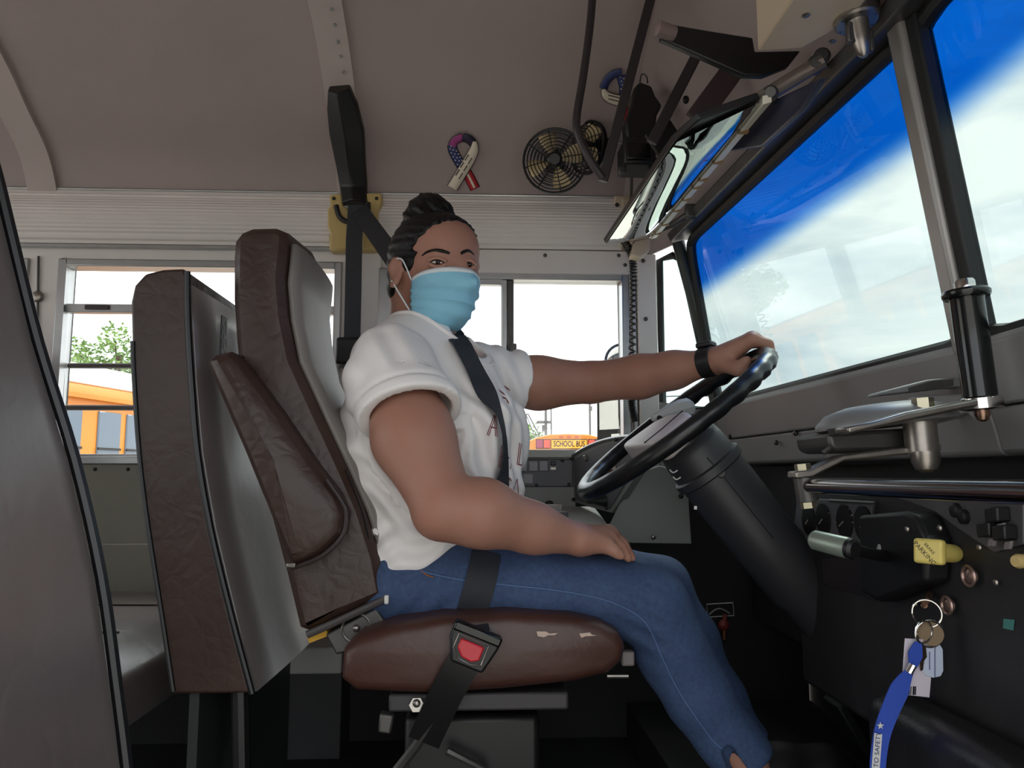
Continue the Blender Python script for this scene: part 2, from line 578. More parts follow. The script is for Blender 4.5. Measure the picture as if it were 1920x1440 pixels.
# ---- side windows
G_side = glass('clear_glass', (0.97, 0.98, 0.97))
def side_window(n, a, b, z0, z1, label):
    f = 0.02
    y0, y1 = YL - 0.008, YL + 0.05
    wn = add('window_%d' % n, [g_ab((a, y0, z0), (a + f, y1, z1)), g_ab((b - f, y0, z0), (b, y1, z1)),
                               g_ab((a + f, y0, z0), (b - f, y1, z0 + f * 0.6)), g_ab((a + f, y0, z1 - f), (b - f, y1, z1))], M_alu, kind='structure', bevel=0.003)
    wn['label'] = label
    return wn
W1 = side_window(1, x1a, x1b, zs, zt, 'passenger side window with horizontal bars behind the driver seat')
zr = P(180, 576, Y=YL).z
def in1(m, za_, zb_, name, par, ya=YL + 0.004, yb=YL + 0.03, xa=x1a, xb=x1b, bv=0.002):
    return add(name, g_ab((xa + 0.021, ya, za_), (xb - 0.021, yb, zb_)), m, par, bevel=bv)
in1(M_alu, P(180, 585, Y=YL).z, P(180, 569, Y=YL).z, 'sash_rail', W1)
add('sash_latch', g_ab((P(160, 576, Y=YL).x, YL - 0.004, zr - 0.006), (P(204, 576, Y=YL).x, YL + 0.004, zr + 0.006)), M_darkbar, W1, bevel=0.001)
for py in (682, 762):
    z = P(180, py, Y=YL).z
    add('guard_bar', g_tube([V(x1a + 0.021, YL + 0.04, z), V(x1b - 0.021, YL + 0.04, z)], 0.0075, 10), M_darkbar, W1)
add('pane', g_ab((x1a + 0.02, YL + 0.018, zr), (x1b - 0.02, YL + 0.021, zt - 0.02)), G_side, W1, smooth=0)
add('pane', g_ab((x1a + 0.02, YL + 0.024, zs + 0.012), (x1b - 0.02, YL + 0.027, zr)), G_side, W1, smooth=0)
for k in (1, 2):
    wk = side_window(3 + k, x1a - k * pitch_w, x1b - k * pitch_w, zs, zt, 'passenger side window farther back in the bus')
    add('pane', g_ab((x1a - k * pitch_w + 0.02, YL + 0.024, zs + 0.012), (x1b - k * pitch_w - 0.02, YL + 0.027, zt - 0.02)), G_side, wk, smooth=0)
    in1(M_alu, zr - 0.012, zr + 0.01, 'sash_rail', wk, xa=x1a - k * pitch_w, xb=x1b - k * pitch_w)
# yellow drip rail outside over the windows, its shadow side painted as deeper orange
add('trim_2', g_ab((XB, YL + 0.05, P(300, 506, Y=YL + 0.05).z), (x2a - 0.03, YL + 0.075, zt + 0.03)), mat('shaded_bus_yellow', (176, 92, 16), 0.5), kind='structure', bevel=0.004)
# round window latch on the pillar
lt = thing('window_latch', P(72, 557, Y=YL), 'round steel latch knob on the window pillar at far left', 'latch')
add('knob', [g_lathe(P(72, 557, Y=YL), (0, -1, 0), [(0.014, 0), (0.016, 0.006), (0.012, 0.012), (0.006, 0.014)], 20)], M_steel, lt)
add('rod', [g_tube([P(72, 480, Y=YL - 0.004), P(70, 620, Y=YL - 0.004)], 0.003, 6)], M_gunmetal, lt)

W2 = side_window(2, x2a, x2b, zs - 0.06, zt2, 'sliding side window beside the driver')
xm = P(955, 600, Y=YL).x
fs2 = 0.014
add('mullion', g_ab((xm - 0.006, YL + 0.002, zs - 0.05), (xm + 0.012, YL + 0.04, zt2 - 0.02)), M_gunmetal, W2, bevel=0.002)
add('sash_frame', [g_ab((xm - 0.02, YL - 0.004, zs - 0.05), (xm - 0.006, YL + 0.02, zt2 - 0.02)),
                   g_ab((x2a + 0.02, YL - 0.004, zt2 - 0.034), (xm - 0.02, YL + 0.02, zt2 - 0.02))], M_alu, W2, bevel=0.002)
add('pane', g_ab((x2a + 0.02, YL + 0.006, zs - 0.05), (xm - 0.018, YL + 0.009, zt2 - 0.03)), G_side, W2, smooth=0)
add('pane', g_ab((xm + 0.01, YL + 0.024, zs - 0.05), (x2b - 0.02, YL + 0.027, zt2 - 0.02)), G_side, W2, smooth=0)
lz = P(960, 655, Y=YL)
add('slide_latch', [g_ab((lz.x - 0.006, YL - 0.016, lz.z - 0.012), (lz.x + 0.012, YL + 0.004, lz.z + 0.014))], M_gunmetal, W2, bevel=0.003)

# ---- windshield: two flat panes meeting in a slight V at the centre post
AT, AB = P(1292, 452, Y=1.95), P(1346, 762, Y=1.95)
CT, CB = P(1697, 72, Z=AT.z), P(1862, 634, Z=AB.z)
YP = (CT.y + CB.y) / 2
CT.y = CB.y = YP
mir = lambda p: V(p.x, 2 * YP - p.y, p.z)
AT2, AB2 = mir(AT), mir(AB)
zband = P(1690, 232, Y=YP).z
G_ws = glass('windshield_glass', (0.565, 0.61, 0.60), band=(zband - 0.035, zband + 0.03, (0.02, 0.215, 0.49)))
def pane_geo(a, b, c, d, th=0.006):
    n = (b - a).cross(d - a).normalized() * th
    return [a, b, c, d, a + n, b + n, c + n, d + n], [(0, 1, 2, 3), (7, 6, 5, 4), (0, 4, 5, 1), (1, 5, 6, 2), (2, 6, 7, 3), (3, 7, 4, 0)]
def subquad(a, b, c, d, th=0.006): return pane_geo(a, b, c, d, th)
ws1 = add('window_6', subquad(AT, CT, CB, AB), G_ws, kind='structure', smooth=0)
ws1['label'] = 'windshield pane in front of the driver with blue tint band'
ws2 = add('window_7', subquad(CT, AT2, AB2, CB), G_ws, kind='structure', smooth=0)
ws2['label'] = 'windshield pane right of the centre post with blue tint band'
for wsn, loop in ((ws1, [AT, CT, CB, AB]), (ws2, [CT, AT2, AB2, CB])):
    rr = 0.013
    pts = []
    for i in range(4):
        p, q, r_ = loop[i - 1], loop[i], loop[(i + 1) % 4]
        for t in (0.06, 0.03, 0.012): pts.append(q + (p - q).normalized() * t + (r_ - q).normalized() * (0.018 * (1 - t / 0.06) ** 2))
        for t in (0.012, 0.03, 0.06): pts.append(q + (r_ - q).normalized() * t + (p - q).normalized() * (0.018 * (1 - t / 0.06) ** 2))
    add('gasket', g_tube(pts, rr, 8, closed=True), M_rub, wsn)
# centre post
dcp = (CB - CT).normalized()
pn = V(-dcp.z, 0, dcp.x)
if pn.x > 0: pn = -pn
axp = (V(0, 1, 0), pn, dcp)
add('trim_3', g_box((CT + CB) / 2 + V(0, 0.008, 0) + pn * 0.016, (0.034, 0.022, (CB - CT).length + 0.03), axp), mat('post_grey', (150, 146, 142), 0.42, metal=0.5, var=0.05), kind='structure', bevel=0.007, seg=3)['label'] = 'grey centre post of the windshield'
add('trim_4', g_box((CT + CB) / 2 + V(0, -0.018, 0) + pn * 0.006, (0.024, 0.024, (CB - CT).length + 0.02), axp), M_rub, kind='structure', bevel=0.004)['label'] = 'black rubber strip beside the windshield post'
# front left corner: dark pillar and the narrow corner pane
QT, QB = V(XWE, YL, P(1232, 490, Y=YL).z), V(XWE, YL, P(1240, 765, Y=YL).z)
ap = [AT + V(-0.012, 0.01, 0.03), AT.lerp(AB, 0.3), AB + V(0.02, 0.01, -0.1)]
add('trim_5', g_tube([P(1272, 455, Y=1.965), P(1300, 560, Y=1.965), P(1328, 668, Y=1.965), P(1352, 790, Y=1.965)], 0.017, 12), mat('corner_pillar_dark', (44, 50, 46), 0.4, metal=0.2), kind='structure')['label'] = 'dark corner pillar between corner pane and windshield'
q = [P(1236, 489, Y=YL), P(1276, 474, Y=1.97), P(1340, 762, Y=1.97), P(1243, 770, Y=YL)]
ws3 = add('window_3', pane_geo(*q, th=0.004), glass('corner_glass', (0.80, 0.88, 0.85)), kind='structure', smooth=0)
ws3['label'] = 'narrow corner pane beside the windshield'
add('gasket', g_tube([q[0], q[0].lerp(q[1], 0.7), q[1].lerp(q[2], 0.05), q[2], q[3]], 0.011, 8, closed=True), M_rub, ws3)

# ---- front cap: from the ceiling edge down to the windshield header
def x_head(y):
    if y >= YP: t = (1.95 - y) / (1.95 - YP)
    else: t = (y - (2 * YP - 1.95)) / (1.95 - YP)
    return AT.x + (CT.x - AT.x) * t
rows = [[], [], []]
for p in rp_:
    y2 = min(max(p.y, 2 * YP - 1.96), 1.96)
    hx = x_head(y2)
    top = V(XF, p.y, p.z)
    bot = V(hx - 0.012, y2, AT.z + 0.028)
    rows[0].append(top)
    md = top.lerp(bot, 0.5)
    md.x += 0.03
    md.z += 0.03
    rows[1].append(md)
    rows[2].append(bot)
add('wall_front', g_loft(rows), M_ceil, kind='structure', smooth=60, solid=0.012)['label'] = 'front cap of the ceiling above the windshield'
hd = [V(x_head(y) - 0.022, y, AT.z + 0.022) for y in (1.975, 1.5, YP, 0.6, 0.09)]
gs = []
for a, b in zip(hd[:-1], hd[1:]):
    gs.append(g_prism([a + V(-0.03, 0, 0.004), a + V(0.028, 0, 0.02), a + V(0.028, 0, -0.012), a + V(-0.02, 0, -0.02)], b - a))
add('trim_6', gs, M_gunmetal, kind='structure', bevel=0.004)['label'] = 'grey metal header rail above the windshield'
# corner closing panels, front left, above and below the corner pane
add('trim_7', [g_prism([V(XWE - 0.06, YL + 0.01, AT.z - 0.03), V(XF - 0.02, YL + 0.01, 1.40), V(XF, YL - 0.05, 1.50), V(AT.x, 1.96, AT.z + 0.05), V(AT.x - 0.01, 1.975, AT.z + 0.01)], (0.0, 0.012, 0.0))], M_ceil, kind='structure')
add('trim_8', [g_prism([QB + V(-0.03, 0.005, 0.02), AB + V(-0.01, 0.03, 0.0), AB + V(0.02, 0.03, -0.2), QB + V(-0.03, 0.005, -0.2)], (0.0, 0.02, 0))], M_dash, kind='structure')

# ---- firewall, floor, steps, door side wall
add('trim_10', g_ab((0.725, 0.0, AB.z - 0.035), (0.90, 2.06, AB.z - 0.018)), M_dash, kind='structure', smooth=0)['label'] = 'outer cowl below the windshield'
add('wall_front_lower', [g_ab((0.86, 0.0, -0.45), (0.88, 2.06, AB.z - 0.04))], M_floor, kind='structure', smooth=0)['label'] = 'black firewall below the dashboard'
fl = add('floor', [g_ab((XB, 0.62, -0.06), (0.88, 2.06, 0.0)), g_ab((XB, 0.0, -0.06), (-0.42, 0.62, 0.0)), g_ab((0.42, 0.0, -0.06), (0.88, 0.62, 0.0))], M_floor, kind='structure', smooth=0)
add('stair_tread', g_ab((-0.42, 0.32, -0.30), (0.42, 0.62, -0.26)), M_floor, fl)
add('stair_riser', g_ab((-0.42, 0.60, -0.26), (0.42, 0.62, -0.06)), M_floor, fl)
add('stair_tread', g_ab((-0.42, 0.0, -0.54), (0.42, 0.32, -0.50)), M_floor, fl)
add('stair_riser', g_ab((-0.42, 0.30, -0.50), (0.42, 0.32, -0.30)), M_floor, fl)
ops = [(-2.9, -2.2, zs, zt), (-2.05, -1.35, zs, zt), (-1.2, -0.62, zs, zt)]
wr = add('wall_right', wall_boxes(XB, -0.46, -0.05, 0.0, ops, -0.25, ztop + 0.02) + [g_ab((-0.46, -0.05, 1.32), (0.56, 0.0, ztop + 0.02)), g_ab((0.56, -0.05, -0.5), (0.66, 0.0, ztop + 0.02)), g_ab((0.66, -0.05, -0.5), (0.88, 0.0, AB.z))], M_trim, kind='structure', smooth=0)
for k, (a, b, c, d) in enumerate(ops):
    add('pane', g_ab((a, -0.03, c), (b, -0.026, d)), G_side, wr, smooth=0)
# ================================================================== SEATS AND BARRIERS
def px_poly(pts, Y): return [P(a, b, Y=Y) for a, b in pts]

# door-side padded barrier in the left foreground: we see its front face up to the aisle edge
yb = 0.72
fe = [P(-14, 330, Y=yb), P(10, 430, Y=yb), P(62, 640, Y=yb), P(130, 860, Y=yb), P(180, 1080, Y=yb), P(208, 1280, Y=yb), P(228, 1440, Y=yb), P(240, 1560, Y=yb)]
fe = [P(-40, 240, Y=yb)] + fe
b1 = thing('padded_barrier', V(-0.4, 0.4, 0), 'large grey-brown vinyl padded barrier filling the left foreground', 'barrier', 'padded barriers')
rows = []
thk = [0.05, 0.085, 0.1, 0.1, 0.1, 0.1, 0.1, 0.1, 0.1]
nr = 7
for k in range(nr + 1):
    y = 0.03 + (yb - 0.03) * k / nr
    puff = 0.016 * math.sin(math.pi * k / nr)
    row = [V(p.x + puff, y, p.z) for p in fe] + [V(p.x - t, y, p.z) for p, t in zip(reversed(fe), reversed(thk))]
    rows.append(row)
gv, gf = g_loft(rows, closed=True)
n_ = len(rows[0])
gf.append(tuple(range(n_)))
gf.append(tuple(range(nr * n_, nr * n_ + n_)))
add('pad', (gv, gf), M_leath2, b1, bevel=0.004, seg=3, smooth=50)
add('piping', g_tube(smooth_path([p + V(0.003, 0.003, 0) for p in fe], 4), 0.0055, 8), M_pipe, b1)
add('leg', g_ab((-0.44, 0.05, 0), (-0.40, 0.09, fe[-1].z + 0.01)), M_black, b1)
add('leg', g_ab((-0.44, 0.64, 0), (-0.40, 0.68, fe[-1].z + 0.01)), M_black, b1)

# barrier behind the driver seat: near edge face, front face, piping, kick panel
yn = 1.25
side = [(245, 566), (252, 535), (272, 513), (305, 505), (345, 503), (352, 520), (350, 600), (357, 720), (368, 850), (392, 990), (430, 1150), (470, 1300), (322, 1302), (300, 1150), (275, 990), (258, 850), (248, 700)]
b2 = thing('padded_barrier', V(P(380, 1300, Y=yn).x, 1.6, 0), 'brown vinyl padded barrier standing between driver seat and side window', 'barrier', 'padded barriers')
sp3 = px_poly(side, yn)
g = g_prism(sp3, (0, 0.63, 0))
add('pad', g, M_leather, b2, bevel=0.005, seg=3, smooth=50)
fr_px = [(350, 510), (351, 600), (358, 720), (369, 850), (393, 990), (431, 1150), (471, 1300)]
add('piping', g_tube(smooth_path([p + V(0.002, -0.002, 0) for p in px_poly(fr_px, yn)], 4), 0.005, 8), M_pipe, b2)
bk_px = [(249, 640), (251, 700), (261, 850), (278, 990), (303, 1150), (325, 1296)]
add('piping', g_tube(smooth_path(px_poly(bk_px, yn), 4), 0.004, 8), M_pipe, b2)
# front face of the same vinyl, window sheen painted in
ff = px_poly(fr_px, yn)
rows = [[V(p.x + 0.004 + 0.007 * math.sin(math.pi * k / 6), yn + 0.01 + 0.61 * k / 6, p.z - (0.02 if i == 0 else 0)) for i, p in enumerate(ff)] for k in range(7)]
add('front_cover', g_loft(rows), M_leath3, b2, smooth=60, solid=0.006)
tp = P(416, 596, X=ff[1].x + 0.013)
add('tape_patch', g_box(tp + V(0.004, 0, -0.035), (0.002, 0.03, 0.075)), mat('worn_tape', (58, 56, 58), 0.35, bump=0.6, bscale=120), b2, bevel=0.0005)
kz = P(400, 1302, Y=yn).z
xk0, xk1 = P(322, 1302, Y=yn).x, P(500, 1302, Y=yn).x
add('kick_panel', g_ab((xk0 + 0.02, yn + 0.02, 0.0), (xk0 + 0.035, 1.87, kz + 0.02)), mat('dark_green_panel', (42, 47, 45), 0.6, var=0.1), b2)
add('leg', g_tube([V(xk1 - 0.03, yn + 0.03, 0), V(xk1 - 0.05, yn + 0.03, kz + 0.02)], 0.014, 10), M_black, b2)

# passenger bench behind that barrier
bn = thing('passenger_bench', V(-0.85, 1.62, 0), 'grey-brown vinyl passenger bench cushion under the side window', 'bench')
zc = 0.36
xf = -0.56
add('cushion', g_prism([V(-1.2, 1.28, zc - 0.11), V(-1.2, 1.28, zc), V(-0.9, 1.28, zc + 0.012), V(-0.66, 1.28, zc + 0.01), V(xf - 0.01, 1.28, zc - 0.03), V(xf, 1.28, zc - 0.09), V(xf - 0.02, 1.28, zc - 0.12)], (0, 0.74, 0)), M_leath2, bn, bevel=0.014, seg=3, smooth=60)
add('backrest', g_prism([V(-1.2, 1.28, zc - 0.1), V(-1.25, 1.28, 0.95), V(-1.29, 1.28, 1.0), V(-1.34, 1.28, 0.97), V(-1.30, 1.28, zc - 0.1)], (0, 0.74, 0)), M_leath2, bn, bevel=0.014, seg=3, smooth=60)
for yy in (1.5, 1.8):
    add('seam', g_tube([V(-1.19, yy, zc + 0.006), V(-0.9, yy, zc + 0.0135), V(-0.66, yy, zc + 0.0115)], 0.002, 6), M_pipe, bn)
for xx in (-1.15, -0.66):
    add('leg', g_ab((xx, 1.32, 0), (xx + 0.03, 1.35, zc - 0.11)), M_black, bn)
    add('leg', g_ab((xx, 1.95, 0), (xx + 0.03, 1.98, zc - 0.11)), M_black, bn)

# heater box on the wall behind the driver seat
hb = thing('heater_box', V(P(575, 1300, Y=1.93).x, 1.98, 0.0), 'pale grey heater box on the floor behind the driver seat', 'heater')
h0, h1 = P(524, 1216, Y=1.9), P(640, 1264, Y=1.9)
add('case', g_ab((h0.x, 1.9, h1.z), (h1.x, 2.042, h0.z)), mat('heater_grey', (176, 174, 170), 0.5, var=0.05), hb, bevel=0.004)
add('base', g_ab((h0.x, 1.91, 0.0), (h1.x, 2.042, h1.z)), mat('heater_dark', (52, 52, 54), 0.6), hb, bevel=0.003)

# ------------------------------------------------------------------ driver seat
ds = thing('driver_seat', V(-0.1, 1.42, 0), 'brown vinyl driver seat with tall backrest the woman sits on', 'seat')
bk = [(431, 480), (434, 448), (448, 430), (470, 421), (515, 420), (534, 428), (542, 446), (534, 520), (540, 590), (556, 670), (602, 770), (645, 862), (684, 950), (714, 1045), (723, 1120), (650, 1155), (576, 1188), (556, 1180), (532, 1080), (500, 960), (468, 840), (446, 740), (436, 640), (431, 560)]
ybk = 1.245
bkp = px_poly(bk, ybk)
rows = []
ys = [(0.0, 0.016), (0.012, 0.004), (0.03, 0.0), (0.17, -0.012), (0.33, 0.0), (0.348, 0.004), (0.36, 0.016)]
cx = sum((p for p in bkp), V(0, 0, 0)) / len(bkp)
def inset(poly, d):
    n = len(poly)
    out = []
    ar = sum(poly[i].x * poly[(i + 1) % n].z - poly[(i + 1) % n].x * poly[i].z for i in range(n))
    sg = 1 if ar > 0 else -1
    for i in range(n):
        a, b, c = poly[i - 1], poly[i], poly[(i + 1) % n]
        t = (c - a)
        nn = V(-t.z, 0, t.x).normalized() * sg
        out.append(b + nn * d)
    return out
for dy, ins in ys:
    rows.append([V(p.x, ybk + dy, p.z) for p in inset(bkp, ins)])
gv, gf = g_loft(rows, closed=True)
nb = len(bkp)
gf.append(tuple(range(nb)))
gf.append(tuple(range((len(rows) - 1) * nb, len(rows) * nb)))
add('backrest', (gv, gf), M_leather, ds, bevel=0.006, seg=3, smooth=50)
# front face of the backrest, windshield light painted in as lighter grey
fc_i = [6, 7, 8, 9, 10, 11, 12, 13]
fp = [bkp[i] for i in fc_i]
rows = []
for k in range(9):
    s = k / 8
    rows.append([V(p.x + 0.004 + 0.012 * math.sin(math.pi * s) ** 0.5, ybk + 0.018 + 0.324 * s, p.z - 0.005) for p in fp])
add('face_cover', g_loft(rows), mat('backrest_lit_face', (128, 122, 118), 0.55, var=0.08, vscale=10, bump=0.2, bscale=300), ds, smooth=70, solid=0.008)
bol = [(381, 678), (398, 662), (428, 655), (452, 676), (520, 768), (590, 872), (632, 926), (648, 964), (641, 1004), (602, 1041), (548, 1066), (536, 1050), (500, 960), (452, 842), (410, 745)]
yb1 = 1.19
bp = px_poly(bol, yb1)
rows = []
for dy, ins in ((0.0, 0.022), (0.006, 0.009), (0.02, 0.0), (0.20, 0.0)):
    rows.append([V(p.x, yb1 + dy, p.z) for p in inset(bp, ins)])
gv, gf = g_loft(rows, closed=True)
nb = len(bp)
gv.append(sum((gv[i] for i in range(nb)), V(0, 0, 0)) / nb - V(0, 0.006, 0))
gf += [(4 * nb, i, (i + 1) % nb) for i in range(nb)]
gf.append(tuple(range(3 * nb, 4 * nb)))
bo = add('side_bolster', (gv, gf), M_leather, ds, bevel=0.003, seg=2, smooth=60)
wl_ = px_poly([(612, 900), (640, 940), (649, 965), (642, 1004), (602, 1043), (546, 1066)], yb1 + 0.006)
add('piping', g_tube(smooth_path(wl_, 6), 0.0035, 8), mat('brown_piping', (44, 30, 28), 0.4), bo)
add('zip_pull', g_box(P(546, 1060, Y=yb1), (0.014, 0.006, 0.008)), M_steel, bo, bevel=0.002)
# stitched seam down the side, lower hem
add('seam', g_tube(smooth_path(px_poly([(648, 880), (676, 950), (692, 1010)], ybk - 0.003), 5), 0.0014, 6), M_pipe, ds)
add('hem', g_tube(px_poly([(576, 1190), (650, 1157), (724, 1122)], ybk + 0.004), 0.006, 8), mat('hem_grey', (72, 66, 66), 0.5), ds)
add('hem_clip', g_box(P(725, 1124, Y=ybk), (0.007, 0.008, 0.014)), M_white, ds, bevel=0.002)
# recliner hinge
hg = px_poly([(610, 1190), (705, 1140), (738, 1190), (690, 1212), (630, 1228)], ybk + 0.01)
hp = add('recline_hinge', g_prism(hg, (0, 0.03, 0)), M_gunmetal, ds, bevel=0.003)
add('pivot', [g_torus(P(668, 1178, Y=ybk + 0.008), (0, 1, 0), 0.022, 0.002, 24, 6), g_ell(P(668, 1178, Y=ybk + 0.008), (0.006, 0.005, 0.006), nu=10, nv=6)], M_steel, hp)
add('foam_edge', g_prism(px_poly([(576, 1196), (612, 1180), (616, 1192), (580, 1206)], ybk + 0.02), (0, 0.2, 0)), mat('yellow_foam', (196, 150, 50), 0.8, bump=0.5, bscale=200), ds)
add('foam_edge', g_prism(px_poly([(716, 1164), (732, 1160), (738, 1176), (722, 1180)], ybk + 0.012), (0, 0.2, 0)), mat('yellow_foam', (0, 0, 0)), ds)
cu = [(640, 1222), (668, 1196), (738, 1172), (830, 1156), (950, 1149), (1070, 1155), (1130, 1168), (1164, 1188), (1177, 1214), (1170, 1244), (1142, 1268), (1080, 1283), (940, 1298), (800, 1306), (665, 1300), (636, 1276)]
yc_ = 1.17
cp_ = px_poly(cu, yc_)
rows = []
for dy, ins in ((0.0, 0.018), (0.004, 0.009), (0.014, 0.002), (0.03, 0.0), (0.44, 0.0), (0.465, 0.004), (0.48, 0.02)):
    rows.append([V(p.x, yc_ + dy, p.z) for p in inset(cp_, ins)])
gv, gf = g_loft(rows, closed=True)
nb = len(cp_)
gv.append(sum((gv[i] for i in range(nb)), V(0, 0, 0)) / nb - V(0, 0.004, 0))
gf += [(len(rows) * nb, i, (i + 1) % nb) for i in range(nb)]
gf.append(tuple(range((len(rows) - 1) * nb, len(rows) * nb)))
M_cush = mat('cushion_vinyl', (70, 43, 36), 0.42, var=0.12, vscale=11, bump=0.25, bscale=40, btype='voronoi')
cs = add('cushion', (gv, gf), M_cush, ds, bevel=0.003, seg=2, smooth=60)
M_tear = mat('torn_backing', (196, 172, 158), 0.7)
M_cloth_top = M_cush
bvh_c = BVHTree.FromPolygons([tuple(v) for v in gv], gf)
def hit(bvh, px, py, off=0.0):
    d = ray(px, py).normalized()
    h = bvh.ray_cast(CAM, d)
    if h[0] is None: return None
    return h[0] - d * off
def patch(px_list, bvh, off, name, m, parent):
    pts = [hit(bvh, a, b, off) for a, b in px_list]
    pts = [p for p in pts if p is not None]
    return add(name, g_prism(pts, V(0, 0.0012, 0)), m, parent)
patch([(1006, 1184), (1024, 1184), (1030, 1188), (1046, 1187), (1040, 1191), (1028, 1191), (1020, 1195), (1008, 1193)], bvh_c, 0.003, 'torn_patch', M_tear, cs)
patch([(1086, 1188), (1106, 1186), (1110, 1190), (1118, 1192), (1098, 1193), (1090, 1196)], bvh_c, 0.003, 'torn_patch', M_tear, cs)
# base: rail, bracket, pedestal, lever
add('rail', g_ab(P(728, 1336, Y=1.2), P(1066, 1298, Y=1.2) + V(0, 0.38, 0)), mat('rail_dark', (58, 54, 56), 0.55, var=0.1), ds, bevel=0.004)
add('bolt', [g_cyl(P(781, 1322, Y=1.19), P(781, 1322, Y=1.2) + V(0, 0.004, 0), 0.011, n=6), g_ell(P(781, 1319, Y=1.188), (0.006, 0.004, 0.006), nu=10, nv=6)], M_steel, ds)
add('pedestal', [g_ab((P(760, 1340, Y=1.3).x, 1.28, 0.0), (P(1010, 1340, Y=1.3).x, 1.56, P(900, 1334, Y=1.3).z))], M_black, ds, bevel=0.01)
add('slide_bracket', g_prism(px_poly([(712, 1338), (738, 1342), (732, 1378), (708, 1374)], 1.2), (0, 0.02, 0)), M_gunmetal, ds, bevel=0.003)
add('lever', g_tube([P(1138, 1268, Y=1.2), P(1178, 1268, Y=1.2)], 0.003, 8), M_steel, ds)
add('lever_pad', g_ab(P(1166, 1250, Y=1.24), P(1190, 1222, Y=1.24) + V(0, 0.02, 0)), mat('lever_grey', (120, 112, 110), 0.5), ds, bevel=0.003)
add('seat_tube', g_tube([P(838, 1408, Y=1.25), P(905, 1440, Y=1.25), V(P(905, 1440, Y=1.25).x + 0.03, 1.3, 0.0)], 0.007, 8), M_gunmetal, ds)

# ================================================================== WALL AND CEILING FITTINGS
# belt guide bracket, tan
bb = thing('belt_bracket', P(665, 468, Y=YL), 'tan plastic bracket on the wall holding the seat belt guide', 'bracket')
yb_ = YL - 0.052
add('plate', [g_prism(px_poly([(617, 366), (640, 362), (643, 385), (655, 395), (654, 466), (618, 468), (620, 440), (614, 425), (614, 392), (620, 385)], yb_), (0, 0.05, 0))], M_tan, bb, bevel=0.004)
add('plate', [g_prism(px_poly([(684, 362), (715, 361), (716, 380), (710, 400), (708, 466), (680, 467), (676, 400), (690, 385)], yb_), (0, 0.05, 0))], M_tan, bb, bevel=0.004)
add('back_plate', g_prism(px_poly([(616, 440), (710, 440), (709, 468), (618, 469)], yb_ + 0.004), (0, 0.04, 0)), M_tan, bb, bevel=0.003)
for px in (626, 706):
    add('screw', g_ell(P(px, 372, Y=yb_ - 0.002), (0.005, 0.004, 0.005), nu=8, nv=5), M_screw, bb)
add('guide_loop', g_tube(smooth_path(px_poly([(630, 385), (636, 405), (650, 415), (672, 412), (688, 400), (690, 380)], yb_ - 0.012), 5), 0.007, 8), M_black, bb)

# seat belt
sb = thing('seat_belt', P(665, 640, Y=YL), 'dark grey three-point seat belt across the driver chest and lap', 'seat belt')
rowsL, ring = [(618, 158, 657, 155), (616, 195, 672, 190), (620, 240, 684, 240), (632, 300, 687, 300), (640, 345, 690, 345), (645, 388, 690, 386)], []
for (a, py, b, py2) in rowsL:
    if py < 365:
        A, B = roof_hit(a, py), roof_hit(b, py2)
        n = (roof_hit(a, py, 0.1) - A) / 0.1
    else:
        A, B = P(a, py, Y=YL - 0.03), P(b, py2, Y=YL - 0.03)
        n = V(0, -1, 0)
    ring.append([A + n * 0.004, A + n * 0.03, A.lerp(B, 0.5) + n * 0.052, B + n * 0.03, B + n * 0.004])
gv, gf = g_loft(ring, closed=True)
gf += [tuple(range(5)), tuple(range(25, 30))]
add('belt_sleeve', (gv, gf), M_black, sb, bevel=0.004, smooth=40)
yv = YL - 0.075
add('wall_strap', g_ribbon([P(668, 385, Y=yv), P(664, 450, Y=yv), P(662, 560, Y=yv), P(660, 640, Y=yv)], [V(0.021, 0, 0)] * 4, 0.003), M_strap, sb)
add('retractor', g_ab(P(627, 684, Y=YL - 0.1), P(692, 631, Y=YL - 0.1) + V(0, 0.085, 0)), M_black, sb, bevel=0.01, seg=3)

# ribbon decals on the curved ceiling
M_rw = mat('ribbon_cream', (226, 214, 194), 0.5)
M_rr = mat('ribbon_red', (178, 40, 50), 0.5)
M_rp = mat('ribbon_purple', (128, 56, 118), 0.5, c2=(60, 40, 90), vscale=40)
M_rb = mat('ribbon_navy', (52, 62, 112), 0.5)
M_ink = mat('faded_print', (104, 96, 92), 0.6)
def roof_strip(name, pxs, hw, m, parent, off, k=5, cut=None):
    """strip that follows the curved ceiling: px centre line, half width in px"""
    c = smooth_path([V(a, b, 0) for a, b in pxs], k)
    rows = []
    n = len(c)
    for i, p in enumerate(c):
        d = (c[min(i + 1, n - 1)] - c[max(i - 1, 0)]).normalized()
        w_ = hw if not isinstance(hw, (list, tuple)) else float(np.interp(i / (n - 1), np.linspace(0, 1, len(hw)), hw))
        q = V(-d.y, d.x, 0) * w_
        sk = d * (cut * w_) if cut and i in (0, n - 1) else V(0, 0, 0)
        rows.append([roof_hit(p.x + q.x * e + sk.x * e, p.y + q.y * e + sk.y * e, off) for e in (-1, 0, 1)])
    return add(name, g_loft(rows), m, parent, smooth=60, solid=0.0008)
M_rm = mat('ribbon_magenta', (156, 62, 128), 0.5)
M_rn = mat('ribbon_dark', (44, 36, 64), 0.5)
rb1 = thing('ribbon_decal', roof_hit(868, 305), 'stars and stripes ribbon decal with crossed tails on ceiling above the woman', 'decal', 'ribbon decals')
